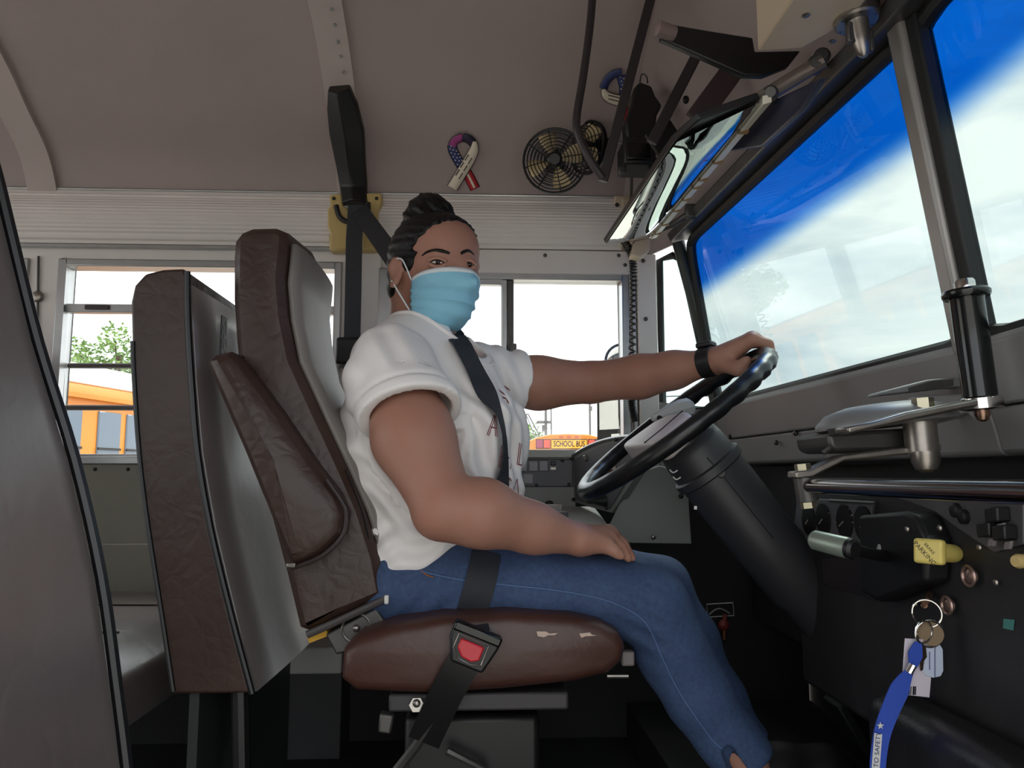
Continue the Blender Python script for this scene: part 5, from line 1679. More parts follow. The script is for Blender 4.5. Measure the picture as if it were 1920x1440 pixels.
add('shroud_seam', g_tube([on_col(px, py, 0.0637) for px, py in ((1326, 858), (1352, 888), (1400, 948), (1450, 1010))], 0.0012, 6), M_pipe, col)
for px, py in ((1262, 884), (1268, 897)):
    p = P(px, py, Y=1.37)
    add('wire_clip', g_tube(smooth_path([p + V(-0.006, 0, 0.003), p + V(0, 0, -0.002), p + V(0.008, 0, 0.002)], 4), 0.0012, 6), M_white, col)
add('sticker', g_box(P(1304, 952, Y=1.36), (0.005, 0.002, 0.006)), M_white, col)
lv = thing('turn_signal_lever', P(1238, 776, Y=1.6), 'pale grey turn signal lever behind the steering wheel', 'lever')
la, lb_ = P(1232, 781, Y=1.55), P(1312, 758, Y=1.57)
add('stalk', g_tube([ca + wn * 0.0 + V(0, 0.05, 0.02), la], 0.006, 10), M_black, lv)
add('grip', g_lathe(la, lb_ - la, [(0.007, -0.012), (0.010, 0.0), (0.018, 0.035), (0.0215, 0.055), (0.020, 0.075), (0.012, 0.083)], 8), mat('lever_pale', (186, 188, 186), 0.45), lv, bevel=0.001)

# ================================================================== CONSOLE LEFT OF THE DRIVER
cn = thing('side_console', P(1140, 1020, Y=1.9), 'grey metal switch console under the driver window', 'console')
yp = 1.74
plate = [(978, 1016), (978, 992), (1142, 988), (1164, 944), (1190, 896), (1212, 882), (1238, 873), (1262, 881), (1291, 932), (1297, 1020)]
add('side_plate', g_prism(px_poly(plate, yp), (0, 0.012, 0)), M_dash2, cn, bevel=0.002)
for (a, b) in ((1277, 930), (1225, 1007)):
    add('plate_bolt', [g_ell(P(a, b, Y=yp - 0.002), (0.006, 0.005, 0.006), nu=10, nv=6)], M_screw if a > 1250 else M_steel, cn)
ztr = P(1060, 988, Y=yp).z
xA, xB_ = P(960, 900, Y=1.97).x, P(1079, 900, Y=1.97).x
add('tray', g_prism([V(xA - 0.3, yp, ztr), V(xA - 0.3, 1.97, ztr + 0.036), V(xA - 0.3, 1.97, ztr - 0.06), V(xA - 0.3, yp, ztr - 0.036)], (P(1143, 988, Y=yp).x - xA + 0.3, 0, 0)), mat('tray_metal', (186, 186, 182), 0.42, metal=0.3), cn, bevel=0.002)
zt0, zt1 = P(1030, 962, Y=1.97).z, P(1030, 846, Y=1.97).z
add('switch_box', g_ab((xA - 0.3, 1.97, zt0), (xB_, 2.046, zt1)), M_dash2, cn, bevel=0.003)
add('top_trim', g_ab((xA - 0.3, 1.955, P(1030, 858, Y=1.96).z), (xB_ + 0.005, 2.046, P(1030, 843, Y=1.96).z)), mat('console_top', (168, 168, 160), 0.5), cn, bevel=0.002)
spn = add('switch_panel', g_ab(P(940, 913, Y=1.964), P(1074, 861, Y=1.964) + V(0, 0.008, 0)), M_dpanel, cn, bevel=0.003)
for (a0, b0_, a1, b1_) in ((970, 864, 989, 884), (991, 864, 1009, 884), (1011, 864, 1028, 884), (1030, 863, 1045, 884), (980, 888, 1000, 908)):
    s_ = add('rocker_switch', g_ab(P(a0, b1_, Y=1.958), P(a1, b0_, Y=1.958) + V(0, 0.008, 0)), mat('switch_grey', (140, 138, 142), 0.5), spn, bevel=0.003)
    if a0 == 1030:
        add('rocker', g_ab(P(a0 + 2, 873, Y=1.952), P(a1 - 2, 864, Y=1.952) + V(0, 0.008, 0)), M_black, s_, bevel=0.002)
        add('rocker', g_ab(P(a0 + 2, 881, Y=1.954), P(a1 - 2, 876, Y=1.954) + V(0, 0.006, 0)), M_steel, s_, bevel=0.001)
for (a, b) in ((1055, 864), (1067, 908), (1006, 910)):
    add('panel_screw', g_ell(P(a, b, Y=1.962), (0.0045, 0.003, 0.0045), nu=8, nv=5), M_screw, spn)
# slanted panel turned to the driver
A_, B_, C_ = P(1071, 856, Y=1.972), P(1077, 942, Y=1.972), P(1147, 962, Y=1.78)
pnr = (B_ - A_).cross(C_ - A_).normalized()
if pnr.y > 0: pnr = -pnr
def onpl(px, py, off=0.0):
    d = ray(px, py)
    return CAM + d * ((A_ - CAM).dot(pnr) / d.dot(pnr)) + pnr * off
face = [(1071, 856), (1094, 841), (1126, 827), (1160, 819), (1196, 816), (1200, 880), (1147, 962), (1110, 952), (1077, 942)]
slp = add('slant_panel', g_prism([onpl(a, b) for a, b in face], -pnr * 0.02), M_dash2, cn, bevel=0.002)
ins_ = [(1077, 862), (1097, 850), (1128, 835), (1160, 827), (1188, 824), (1190, 880), (1144, 955), (1110, 946), (1081, 937)]
add('slant_plate', g_prism([onpl(a, b, 0.003) for a, b in ins_], -pnr * 0.004), M_dpanel, slp, bevel=0.001)
add('edge_trim', g_tube(smooth_path([onpl(a, b, 0.003) for a, b in [(1070, 858), (1094, 842), (1126, 828), (1160, 820), (1194, 817)]], 4), 0.004, 8), M_alu, slp)
for (a, b) in ((1076, 860), (1079, 936), (1141, 952), (1158, 824)):
    add('panel_screw', g_ell(onpl(a, b, 0.005), (0.005, 0.004, 0.005), nu=8, nv=5), M_screw, slp)
add('push_button', g_lathe(onpl(1101, 859, 0.002), pnr, [(0.008, 0), (0.008, 0.006), (0.006, 0.008)], 16), M_steel, slp)
rk = add('rocker_frame', g_prism([onpl(a, b, 0.003) for a, b in ((1140, 875), (1150, 872), (1150, 882), (1136, 902), (1128, 902))], pnr * 0.008), mat('red_brown_switch', (150, 84, 66), 0.45), slp, bevel=0.001)
add('rocker', g_prism([onpl(a, b, 0.012) for a, b in ((1139, 877), (1145, 876), (1138, 890), (1132, 892))], pnr * 0.004), M_black, rk)
add('indicator', g_box(onpl(1156, 876, 0.004), (0.016, 0.003, 0.012)), M_steel, slp, bevel=0.001)
add('joystick_boot', g_lathe(onpl(1136, 938, 0.002), pnr, [(0.016, 0), (0.012, 0.012), (0.006, 0.03), (0.004, 0.045)], 16), M_rub, slp)
# things on the tray: plate with small levers
tp_ = add('tray_plate', g_ab((P(990, 968, Y=1.86).x, 1.80, ztr + 0.006), (P(1060, 968, Y=1.86).x, 1.90, ztr + 0.030)), M_dpanel, cn, bevel=0.002)
add('lever_slot', g_ab((P(1004, 968, Y=1.86).x, 1.88, ztr + 0.026), (P(1056, 968, Y=1.86).x, 1.92, ztr + 0.044)), mat('slot_grey', (164, 160, 156), 0.45), tp_, bevel=0.002)
for px in (988, 1030):
    add('lever_knob', [g_cyl(P(px, 952, Y=1.95) - V(0, 0, 0.02), P(px, 945, Y=1.95), 0.004, n=8), g_ell(P(px, 943, Y=1.95), (0.010, 0.008, 0.006), nu=12, nv=8)], M_black, tp_)
for px in (1000, 1012):
    add('tray_switch', g_ab((P(px - 8, 970, Y=1.85).x, 1.82, ztr + 0.028), (P(px + 2, 970, Y=1.85).x, 1.86, ztr + 0.038)), M_white, tp_, bevel=0.002)

# ================================================================== DASHBOARD COWL
def xb(y):
    t = (1.95 - y) / (1.95 - YP) if y >= YP else (y - (2 * YP - 1.95)) / (1.95 - YP)
    return AB.x + (CB.x - AB.x) * t
zb_ = AB.z
dsh = thing('dashboard', V(0.66, 1.2, zb_ - 0.15), 'long grey metal dashboard cowl below the windshield', 'dashboard')
yseam = P(1737, 680, Z=zb_ - 0.03).y
def cowl(y0, y1, rows_, name, m=M_dash):
    def sec(y):
        x = xb(y)
        return [V(x + a, y, zb_ + b) for a, b in rows_]
    ys_ = [y0, y1] if not (y0 > YP > y1) else [y0, YP, y1]
    g = g_loft([sec(y) for y in ys_], closed=True)
    n = len(rows_)
    g[1].append(tuple(range(n)))
    g[1].append(tuple(range((len(ys_) - 1) * n, len(ys_) * n)))
    return add(name, g, m, dsh, bevel=0.003)
up_rows = [(0.012, 0.004), (-0.014, 0.000), (-0.020, -0.010), (-0.002, -0.086), (0.04, -0.086), (0.04, 0.0)]
lo_rows = [(-0.001, -0.089), (0.012, -0.145), (0.020, -0.150), (0.06, -0.150), (0.06, -0.089)]
for (a, b) in ((1.93, yseam + 0.001), (yseam - 0.001, 0.12)):
    cowl(a, b, up_rows, 'cowl_panel')
    cowl(a, b, lo_rows, 'cowl_lip')
for (a, b) in ((1482, 812), (1374, 818), (1450, 830)):
    d = ray(a, b)
    p = P(a, b, X=xb(1.6) - 0.01)
    add('cowl_screw', g_ell(V(xb(p.y) - 0.004, p.y, p.z), (0.005, 0.006, 0.006), nu=8, nv=5), M_screw, dsh)
add('corner_panel', g_prism([P(1236, 782, Y=2.0), P(1368, 768, Y=1.97), P(1390, 868, Y=1.97), P(1240, 900, Y=2.0)], (0, 0.02, 0)), M_dash, dsh, bevel=0.002)
add('under_cover', g_ab((0.70, 0.10, 0.30), (0.855, 1.98, zb_ - 0.155)), M_floor, dsh)

# black kick panel on the wall beside the pedals and the raised toe board
kp = add('baseboard_left', [g_ab((0.02, YL - 0.012, 0.0), (0.856, YL - 0.007, 0.66)), g_ab((-0.45, YL - 0.012, 0.0), (0.02, YL - 0.007, 0.30)), g_ab((XB, YL - 0.012, 0.0), (-0.45, YL - 0.007, 0.28)), g_ab((0.62, YL - 0.012, 0.66), (0.88, YL - 0.007, AB.z - 0.02))], M_floor, kind='structure', smooth=0)
add('trim_9', g_ab((0.38, 1.10, 0.0), (0.855, 2.03, TBZ)), M_floor, kind='structure', smooth=0)['label'] = 'raised black toe board under the pedals'
for yy, nm in ((1.30, 'accelerator'), (1.48, 'brake')):
    pd = thing('pedal', V(0.72, yy, TBZ), 'black rubber %s pedal on the toe board' % nm, 'pedal', 'foot pedals')
    add('pad', g_box((0.70, yy, TBZ + 0.10), (0.02, 0.07, 0.13), (V(0.85, 0, 0.5).normalized(), V(0, 1, 0), V(-0.5, 0, 0.85).normalized())), M_rub, pd, bevel=0.004)
    add('arm', g_tube([V(0.71, yy, TBZ + 0.10), V(0.80, yy, TBZ + 0.0)], 0.008, 8), M_gunmetal, pd)
# outlined warning sticker and red valve on the kick panel
stk_ = thing('warning_sticker', P(1350, 1157, Y=YL - 0.014), 'small sticker with white rectangle outline and arch on dark kick panel', 'sticker')
cs4 = px_poly([(1325, 1133), (1374, 1130), (1376, 1154), (1327, 1157)], YL - 0.014)
add('outline', g_tube(cs4, 0.0014, 6, closed=True), M_white, stk_)
add('backing', g_prism(cs4, (0, 0.001, 0)), M_black, stk_)
add('arch', g_tube(smooth_path(px_poly([(1330, 1152), (1340, 1144), (1350, 1141), (1360, 1145), (1368, 1150)], YL - 0.0155), 4), 0.0018, 6), mat('faded_white', (150, 148, 146), 0.6), stk_)
rv = thing('red_valve', P(1358, 1200, Y=YL - 0.02), 'small dull red valve handle below the outlined sticker', 'valve')
M_rv = mat('dull_red', (128, 48, 44), 0.5)
add('handle', [g_ell(P(1357, 1172, Y=YL - 0.03), (0.015, 0.01, 0.014), nu=12, nv=8), g_cyl(P(1360, 1152, Y=YL - 0.03), P(1358, 1172, Y=YL - 0.03), 0.006)], M_rv, rv)
add('stem', g_cyl(P(1358, 1176, Y=YL - 0.025), P(1358, 1199, Y=YL - 0.025), 0.004), mat('copper', (150, 90, 60), 0.4, metal=0.6), rv)
add('base', g_box(P(1358, 1185, Y=YL - 0.013), (0.02, 0.012, 0.02)), M_black, rv)

# ================================================================== DOOR CONTROL
dc = thing('door_control', P(1700, 860, Y=0.95), 'chrome and grey manual door opener with upright black grip on the dashboard', 'door opener')
hcx = P(1660, 797, Y=0.955)
M_hous = mat('housing_grey', (128, 128, 128), 0.42, metal=0.3, var=0.05)
tlt = V(-0.10, 0.02, 1)
add('dome_cover', g_lathe(hcx, tlt, [(0.078, -0.002), (0.083, 0.0), (0.083, 0.007), (0.070, 0.019), (0.045, 0.026), (0.0, 0.028)], 40), M_hous, dc, smooth=50)
add('dome_base', g_prism(px_poly([(1552, 812), (1640, 806), (1760, 800), (1764, 836), (1700, 846), (1570, 848), (1556, 838)], 0.93), (0, 0.10, 0)), M_gunmetal, dc, bevel=0.006, seg=3)
add('slot_tab', g_prism(px_poly([(1586, 800), (1640, 793), (1642, 803), (1590, 812)], 0.88), (0, 0.05, 0)), M_gunmetal, dc)
add('handle_arm', g_prism(px_poly([(1588, 800), (1640, 790), (1700, 772), (1805, 752), (1850, 743), (1876, 743), (1878, 757), (1850, 760), (1808, 767), (1705, 789), (1642, 803), (1592, 814)], 0.855), (0, 0.034, 0)), M_steel, dc, bevel=0.003)
ga, gb = P(1839, 752, Y=0.872), P(1812, 556, Y=0.872)
gd = (gb - ga).normalized()
GL = (gb - ga).length
add('grip_boss', g_lathe(ga, gd, [(0.017, -0.011), (0.023, -0.009), (0.023, 0.003), (0.02, 0.005)], 28), M_chrome, dc)
add('grip', g_lathe(ga, gd, [(0.0185, 0.004), (0.0185, GL * 0.5), (0.0182, GL - 0.004), (0.019, GL - 0.002), (0.0245, GL - 0.002), (0.0262, GL + 0.001), (0.0262, GL + 0.005), (0.0235, GL + 0.008), (0.013, GL + 0.008)], 32), M_blackgloss, dc, smooth=40)
add('grip_cap', g_lathe(ga, gd, [(0.0112, GL + 0.006), (0.0112, GL + 0.018), (0.0095, GL + 0.0205)], 24), M_chrome, dc)
add('grip_nut', g_lathe(ga, -gd, [(0.008, 0.008), (0.0085, 0.016), (0.006, 0.022), (0.002, 0.024)], 16), mat('copper_nut', (150, 120, 104), 0.25, metal=0.9), dc)
pa, pb_ = P(1722, 778, Y=0.90), P(1730, 852, Y=0.90)
add('pivot_post', g_cyl(pa, pb_, 0.0185, n=28), M_steel, dc)
add('pivot_bolt', g_cyl(pa + V(0, -0.012, 0.0), pa + V(-0.001, -0.012, 0.019), 0.012, n=6), mat('brass_bolt', (172, 165, 142), 0.3, metal=0.9), dc)
add('dome_nut', g_lathe(P(1734, 846, Y=0.89), V(0.04, 0, -1), [(0.016, 0.0), (0.016, 0.012), (0.012, 0.021), (0.005, 0.025)], 12), M_steel, dc)
add('lower_link', g_prism(px_poly([(1492, 884), (1520, 881), (1548, 868), (1580, 853), (1700, 838), (1766, 832), (1766, 845), (1700, 852), (1584, 864), (1552, 880), (1524, 895), (1492, 897)], 0.90), (0, 0.026, 0)), M_steel, dc, bevel=0.002)
jt = P(1507, 895, Y=0.915)
add('rod_joint', g_cyl(jt, jt + V(0.004, 0, -0.028), 0.0125, n=16), M_gunmetal, dc)
add('joint_bolt', g_cyl(jt + V(0, 0, 0.006), jt + V(-0.001, 0, 0.016), 0.0095, n=6), mat('brass_bolt', (0, 0, 0)), dc)
add('joint_nut', g_cyl(jt + V(0.004, 0, -0.029), jt + V(0.005, 0, -0.036), 0.0095, n=6), mat('brass_bolt', (0, 0, 0)), dc)
r0 = P(1512, 911, Y=0.915)
add('door_rod', g_cyl(r0, V(r0.x + 0.004, 0.06, r0.z), 0.0085, n=18), mat('dark_chrome', (120, 116, 116), 0.16, metal=1.0), dc)
add('upper_bracket', g_prism(px_poly([(1644, 742), (1648, 736), (1740, 712), (1782, 708), (1878, 709), (1884, 718), (1870, 724), (1784, 726), (1742, 731)], 1.0), (0, 0.03, 0)), M_hous, dc, bevel=0.003)
add('bracket_pad', g_prism(px_poly([(1704, 727), (1748, 714), (1788, 711), (1788, 723), (1744, 729), (1706, 735)], 0.998), (0, 0.004, 0)), M_gunmetal, dc)
add('mount_plate', g_prism(px_poly([(1700, 742), (1800, 738), (1990, 715), (1990, 792), (1832, 797), (1812, 772), (1700, 800)], 1.0), (0.04, 0.03, 0)), M_dash, dc, bevel=0.004)
add('stop_lever', g_tube(px_poly([(1543, 850), (1556, 840)], 0.92), 0.003, 6), M_gunmetal, dc)

# ================================================================== INSTRUMENT PANEL right of the column
XI = 0.60
def pp(pts, X=XI): return [P(a, b, X=X) for a, b in pts]
M_ip = mat('instrument_black', (42, 40, 41), 0.5, var=0.15, vscale=20, bump=0.1, bscale=200)
ip = thing('instrument_panel', V(XI, 1.0, 0.30), 'dark instrument panel with gauges and switches below the dashboard', 'instrument panel')
add('panel_body', g_ab((XI, 0.55, 0.28), (XI + 0.09, 1.46, 0.655)), M_ip, ip, bevel=0.01)
gp = add('gauge_plate', g_prism(pp([(1500, 932), (1644, 942), (1634, 1030), (1492, 1010)]), (-0.006, 0, 0)), M_dpanel, ip, bevel=0.002)
add('gauge_frame', g_tube(pp([(1556, 938), (1641, 943), (1632, 1024)], XI - 0.008), 0.003, 6), M_gunmetal, gp)
for (cx_, cy_, rx, ry) in ((1516, 975, 10, 24), (1543, 974, 13, 27), (1583, 978, 17, 28), (1618, 982, 10, 24)):
    ctr_ = P(cx_, cy_, X=XI - 0.008)
    tks = []
    for k in range(9):
        a = math.radians(215 - 250 * k / 8)
        p0 = P(cx_ + rx * math.cos(a), cy_ - ry * math.sin(a), X=XI - 0.008)
        p1 = P(cx_ + rx * 0.8 * math.cos(a), cy_ - ry * 0.8 * math.sin(a), X=XI - 0.008)
        tks.append(g_tube([p0, p1], 0.0009, 5))
    gg = add('gauge_dial', g_lathe(ctr_, (-1, 0, 0), [(0.027, -0.002), (0.027, 0.001)], 24), M_black, gp)
    add('dial_ticks', tks, mat('tick_grey', (150, 148, 144), 0.6), gg)
    add('dial_needle', g_tube([ctr_ + V(-0.002, 0, 0), P(cx_ - rx * 0.6, cy_ + ry * 0.3, X=XI - 0.01)], 0.0009, 5), mat('tick_grey', (0, 0, 0)), gg)
add('lower_plate', g_prism(pp([(1545, 1046), (1641, 1038), (1641, 1126), (1600, 1112), (1548, 1096)]), (-0.004, 0, 0)), mat('lower_plate', (44, 38, 38), 0.3), ip, bevel=0.001)
add('valve_box', g_prism(pp([(1652, 966), (1742, 958), (1766, 966), (1788, 1010), (1784, 1092), (1690, 1128), (1654, 1110)]), (-0.035, 0, 0)), M_black, ip, bevel=0.006)
add('switch_plate', g_prism(pp([(1690, 934), (1925, 944), (1925, 1020), (1870, 1036), (1800, 990), (1760, 960)]), (-0.004, 0, 0)), mat('plate_grey', (92, 90, 92), 0.45, metal=0.4, var=0.1), ip, bevel=0.001)
for (a, b) in ((1793, 957), (1808, 969)):
    add('panel_bolt', g_lathe(P(a, b, X=XI - 0.006), (-1, 0, 0), [(0.009, -0.003), (0.009, 0.004), (0.005, 0.006)], 12), M_screw, ip)
for (a, b) in ((1701, 992), (1762, 990), (1836, 1026), (1716, 1133), (1867, 1092)):
    add('panel_screw', g_ell(P(a, b, X=XI - 0.037 if a < 1780 and b < 1100 else XI - 0.006), (0.003, 0.004, 0.004), nu=8, nv=5), M_steel, ip)
for (a, b) in ((1868, 994), (1898, 1000), (1884, 966)):
    s_ = add('toggle_switch', g_prism(pp([(a - 15, b - 14), (a + 10, b - 16), (a + 12, b + 12), (a - 12, b + 14)], XI - 0.004), (-0.016, 0, 0)), M_black, ip, bevel=0.002)
    add('toggle_tab', g_prism(pp([(a - 9, b + 16), (a + 4, b + 14), (a + 1, b + 30), (a - 11, b + 31)], XI - 0.012), (-0.004, 0, 0)), mat('tab_grey', (120, 112, 112), 0.5), s_, bevel=0.001)
for (a, b, r_) in ((1822, 1080, 0.0115), (1781, 1135, 0.0105)):
    p = P(a, b, X=XI - 0.006)
    add('key_switch', [g_torus(p + V(-0.004, 0, 0), (-1, 0, 0), r_, 0.0022, 24, 8), g_lathe(p, (-1, 0, 0), [(r_ * 0.75, -0.002), (r_ * 0.7, 0.004), (0.003, 0.006)], 16)], mat('ring_bronze', (168, 140, 130), 0.3, metal=0.8), ip)
add('teal_sticker', g_prism(pp([(1883, 1160), (1902, 1162), (1900, 1182), (1882, 1178)], XI - 0.001), (-0.001, 0, 0)), mat('teal', (74, 130, 124), 0.5), ip)
add('cream_knob', g_lathe(P(1917, 1052, X=XI - 0.01), (-1, -0.2, 0), [(0.007, -0.008), (0.008, 0.006), (0.006, 0.01)], 14), M_tan, ip)
add('trim_strip', g_tube([P(1632, 978, X=XI - 0.012), P(1680, 980, X=XI - 0.012)], 0.003, 6), M_alu, ip)
# shifter handle
shf = thing('shift_lever', P(1620, 1035, Y=1.12), 'horizontal metal shift lever handle in front of the gauges', 'lever')
sa_, sb_ = P(1526, 1012, Y=1.04), P(1592, 1028, Y=0.99)
add('handle', g_lathe(sa_, sb_ - sa_, [(0.010, -0.002), (0.013, 0.002), (0.0138, (sb_ - sa_).length - 0.002), (0.012, (sb_ - sa_).length + 0.001)], 24), mat('pewter', (140, 150, 138), 0.38, metal=0.5), shf)
add('handle_end', g_lathe(sb_, sb_ - sa_, [(0.0132, 0.0), (0.0132, 0.006), (0.010, 0.010)], 24), M_black, shf)
add('stem', g_tube([sb_, P(1640, 1040, Y=1.05), P(1672, 1045, X=XI - 0.02)], 0.008, 10), M_black, shf)
add('switch_tab', g_prism(px_poly([(1654, 1012), (1665, 1008), (1660, 1030), (1648, 1034)], 1.08), (0, 0.01, 0)), mat('tab_pale', (150, 150, 148), 0.4), shf, bevel=0.002)
# yellow parking brake knob
pk = thing('parking_brake_knob', P(1790, 1042, X=XI - 0.035), 'square yellow parking brake pull knob', 'knob')
kc = P(1743, 1034, Y=0.93)
kn_ = V(-0.86, -0.50, 0.10).normalized()
ku = V(0, 0, 1).cross(kn_).normalized()
kv = kn_.cross(ku)
M_kn = mat('knob_yellow', (222, 200, 110), 0.4, var=0.05, vscale=40)
add('head', g_box(kc, (0.036, 0.030, 0.012), (ku, kv, kn_)), M_kn, pk, bevel=0.004, seg=3)
add('shaft', g_lathe(kc, -kn_, [(0.0115, 0.004), (0.0112, 0.052), (0.0105, 0.056)], 20), M_kn, pk)
dg = (ku + kv * -1).normalized()
dgn = (ku + kv).normalized()
fcn = kc + kn_ * 0.0062
add('lettering', [place_text('PARKING', 0.0085, fcn + dgn * -0.004, dg, dgn), place_text('BRAKE', 0.0055, fcn + dgn * 0.0045, dg, dgn)], mat('knob_print', (40, 36, 24), 0.6), pk, fixn=False, smooth=0)

# ================================================================== KEYS
ky = thing('key_bunch', P(1737, 1120, Y=0.97), 'bunch of keys on rings with tags and blue lanyard hanging from ignition', 'keys')
add('ignition_key', [g_tube([P(1733, 1135, Y=0.97), P(1742, 1118, Y=1.0), P(1744, 1112, X=XI + 0.002)], 0.004, 8), g_prism(px_poly([(1728, 1128), (1740, 1120), (1744, 1128), (1732, 1140)], 0.968), (0, 0.003, 0))], mat('brass_key', (150, 112, 92), 0.35, metal=0.8), ky)
rc = P(1738, 1150, Y=0.966)
add('key_ring', g_torus(rc, (0.75, 1, 0), 0.0165, 0.0012, 32, 6), M_chrome, ky)
add('key_ring', g_torus(P(1743, 1188, Y=0.96), (0.1, 1, 0.1), 0.0165, 0.0013, 32, 6), M_chrome, ky)
add('key_ring', g_torus(P(1732, 1185, Y=0.957), (-0.3, 1, 0.1), 0.0135, 0.0011, 32, 6), M_chrome, ky)
add('brass_tag', g_cyl(P(1745, 1188, Y=0.962), P(1745, 1188, Y=0.965), 0.0145, n=24), mat('brass_dark', (92, 74, 52), 0.4, metal=0.6), ky)
add('door_key', g_prism(px_poly([(1722, 1214), (1736, 1212), (1738, 1232), (1732, 1240), (1731, 1256), (1727, 1258), (1726, 1238), (1720, 1230)], 0.958), (0, 0.002, 0)), mat('dark_key', (70, 54, 44), 0.4, metal=0.7), ky)
card = add('card_tag', g_prism(px_poly([(1697, 1197), (1752, 1200), (1743, 1308), (1690, 1302)], 0.965), (0, 0.0012, 0)), mat('card_white', (214, 204, 214), 0.45), ky, bevel=0.0004)
for k, wpx in enumerate((3, 1.5, 3.5, 2)):
    x0 = 1703.5 + k * 4.2
    add('barcode_bar', g_prism(px_poly([(x0, 1287), (x0 + wpx, 1287), (x0 + wpx - 0.6, 1303), (x0 - 0.6, 1303)], 0.9645), (0, 0.0004, 0)), M_black, card, smooth=0)
bt = add('round_tag', g_prism(px_poly([(1736, 1212), (1762, 1208), (1768, 1218), (1769, 1258), (1764, 1268), (1750, 1271), (1736, 1266), (1726, 1254), (1734, 1244)], 0.9625), (0, 0.0014, 0)), mat('tag_blue_white', (198, 206, 226), 0.45), ky, bevel=0.0004)
for (x0, y0, y1) in ((1742, 1222, 1256), (1752, 1213, 1270)):
    add('print_line', g_prism(px_poly([(x0, y0), (x0 + 2.2, y0), (x0 + 2.2, y1), (x0, y1)], 0.962), (0, 0.0003, 0)), mat('tag_print', (110, 116, 150), 0.6), bt, smooth=0)
lanp = smooth_path([P(1722, 1205, Y=0.958), P(1716, 1228, Y=0.955), P(1710, 1252, Y=0.952), P(1694, 1278, Y=0.95), P(1672, 1325, Y=0.948), P(1656, 1368, Y=0.946), P(1648, 1410, Y=0.944), P(1645, 1450, Y=0.942), P(1644, 1500, Y=0.94)], 6)
lw = []
nL = len(lanp)
for i, p in enumerate(lanp):
    d = (lanp[min(i + 1, nL - 1)] - lanp[max(i - 1, 0)]).normalized()
    wv = d.cross(V(0.1, 1, 0.05)).normalized()
    lw.append(wv * float(np.interp(i / (nL - 1), [0, 0.12, 0.26, 0.3, 0.42, 0.7, 1], [0.004, 0.009, 0.004, 0.005, 0.0115, 0.0095, 0.0085])))
M_lan = mat('lanyard_blue', (44, 76, 176), 0.7, bump=0.2, bscale=600)
ln = add('lanyard', g_ribbon(lanp, lw, 0.0018), M_lan, ky, smooth=60)
add('crimp', g_cyl(P(1712, 1247, Y=0.950), P(1704, 1262, Y=0.950), 0.0045, n=10), M_chrome, ln)
pa_, pb2 = P(1651, 1376, Y=0.9435), P(1645, 1456, Y=0.9405)
ldir = (pa_ - pb2).normalized()
lwv = ldir.cross(V(0, -1, 0)).normalized()
if lwv.x < 0: lwv = -lwv
add('print_panel', g_box((pa_ + pb2) / 2 + V(0.0, -0.0004, 0) - lwv * 0.003, (0.0095, 0.0004, (pa_ - pb2).length), (lwv, V(0, 1, 0), ldir)), M_white, ln)
add('lettering', place_text('ED TO SAFETY', 0.0080, (pa_ + pb2) / 2 + V(0, -0.0012, 0) - lwv * 0.003, ldir, -lwv), mat('lanyard_print', (30, 44, 110), 0.7), ln, fixn=False, smooth=0)
stc = P(1651, 1361, Y=0.943)
add('star', g_prism([stc + (V(math.sin(math.pi * k / 5), 0, math.cos(math.pi * k / 5)) * (0.0045 if k % 2 == 0 else 0.0018)) for k in range(10)], (0, 0.0006, 0)), M_white, ln, smooth=0)

# engine cover
ec = add('engine_cover', g_ab((0.517, 0.06, 0.0), (0.598, 1.067, 0.374)), mat('cover_black_vinyl', (30, 28, 28), 0.38, var=0.1, bump=0.15, bscale=200), bevel=0.03, seg=5)
tag(ec, 'black rounded engine cover at lower right corner', 'engine cover')
# ================================================================== OUTSIDE
GZ = -1.1
gr = add('ground', g_ab((-120, -90, GZ - 0.05), (120, 160, GZ)), mat('asphalt_lot', (176, 172, 164), 0.9, var=0.12, vscale=0.6, bump=0.2, bscale=30), kind='structure', smooth=0)
# side mirror of this bus, outside the driver window
sm = thing('side_mirror', P(1160, 850, Y=2.36), 'black-framed exterior mirror outside the driver window', 'mirror')
ym = 2.36
mq = px_poly([(1123, 700), (1196, 690), (1196, 802), (1124, 806)], ym)
add('housing', g_prism(px_poly([(1117, 690), (1202, 680), (1204, 850), (1122, 856), (1118, 830)], ym + 0.004), (0.06, 0.05, 0)), M_black, sm, bevel=0.006)
add('mirror_glass', g_prism(mq, (0.004, 0.008, 0)), mm, sm, smooth=0)
add('lower_lens', g_prism(px_poly([(1146, 814), (1196, 810), (1196, 824), (1146, 826)], ym - 0.002), (0.004, 0.008, 0)), mm, sm, smooth=0)
rc_ = P(1166, 676, Y=2.30)
add('round_mirror_shell', g_lathe(rc_, (-0.3, -1, 0), [(0.05, -0.02), (0.054, 0.0), (0.052, 0.006)], 28), M_black, sm)
add('round_mirror_glass', g_lathe(rc_, (-0.3, -1, 0), [(0.047, 0.004), (0.035, 0.012), (0.0, 0.016)], 28), mm, sm)
add('mirror_arm', g_tube([P(1205, 660, Y=2.38), P(1206, 860, Y=2.38), V(0.62, 2.2, 0.6), V(0.66, 2.08, 0.6)], 0.012, 10), M_black, sm)

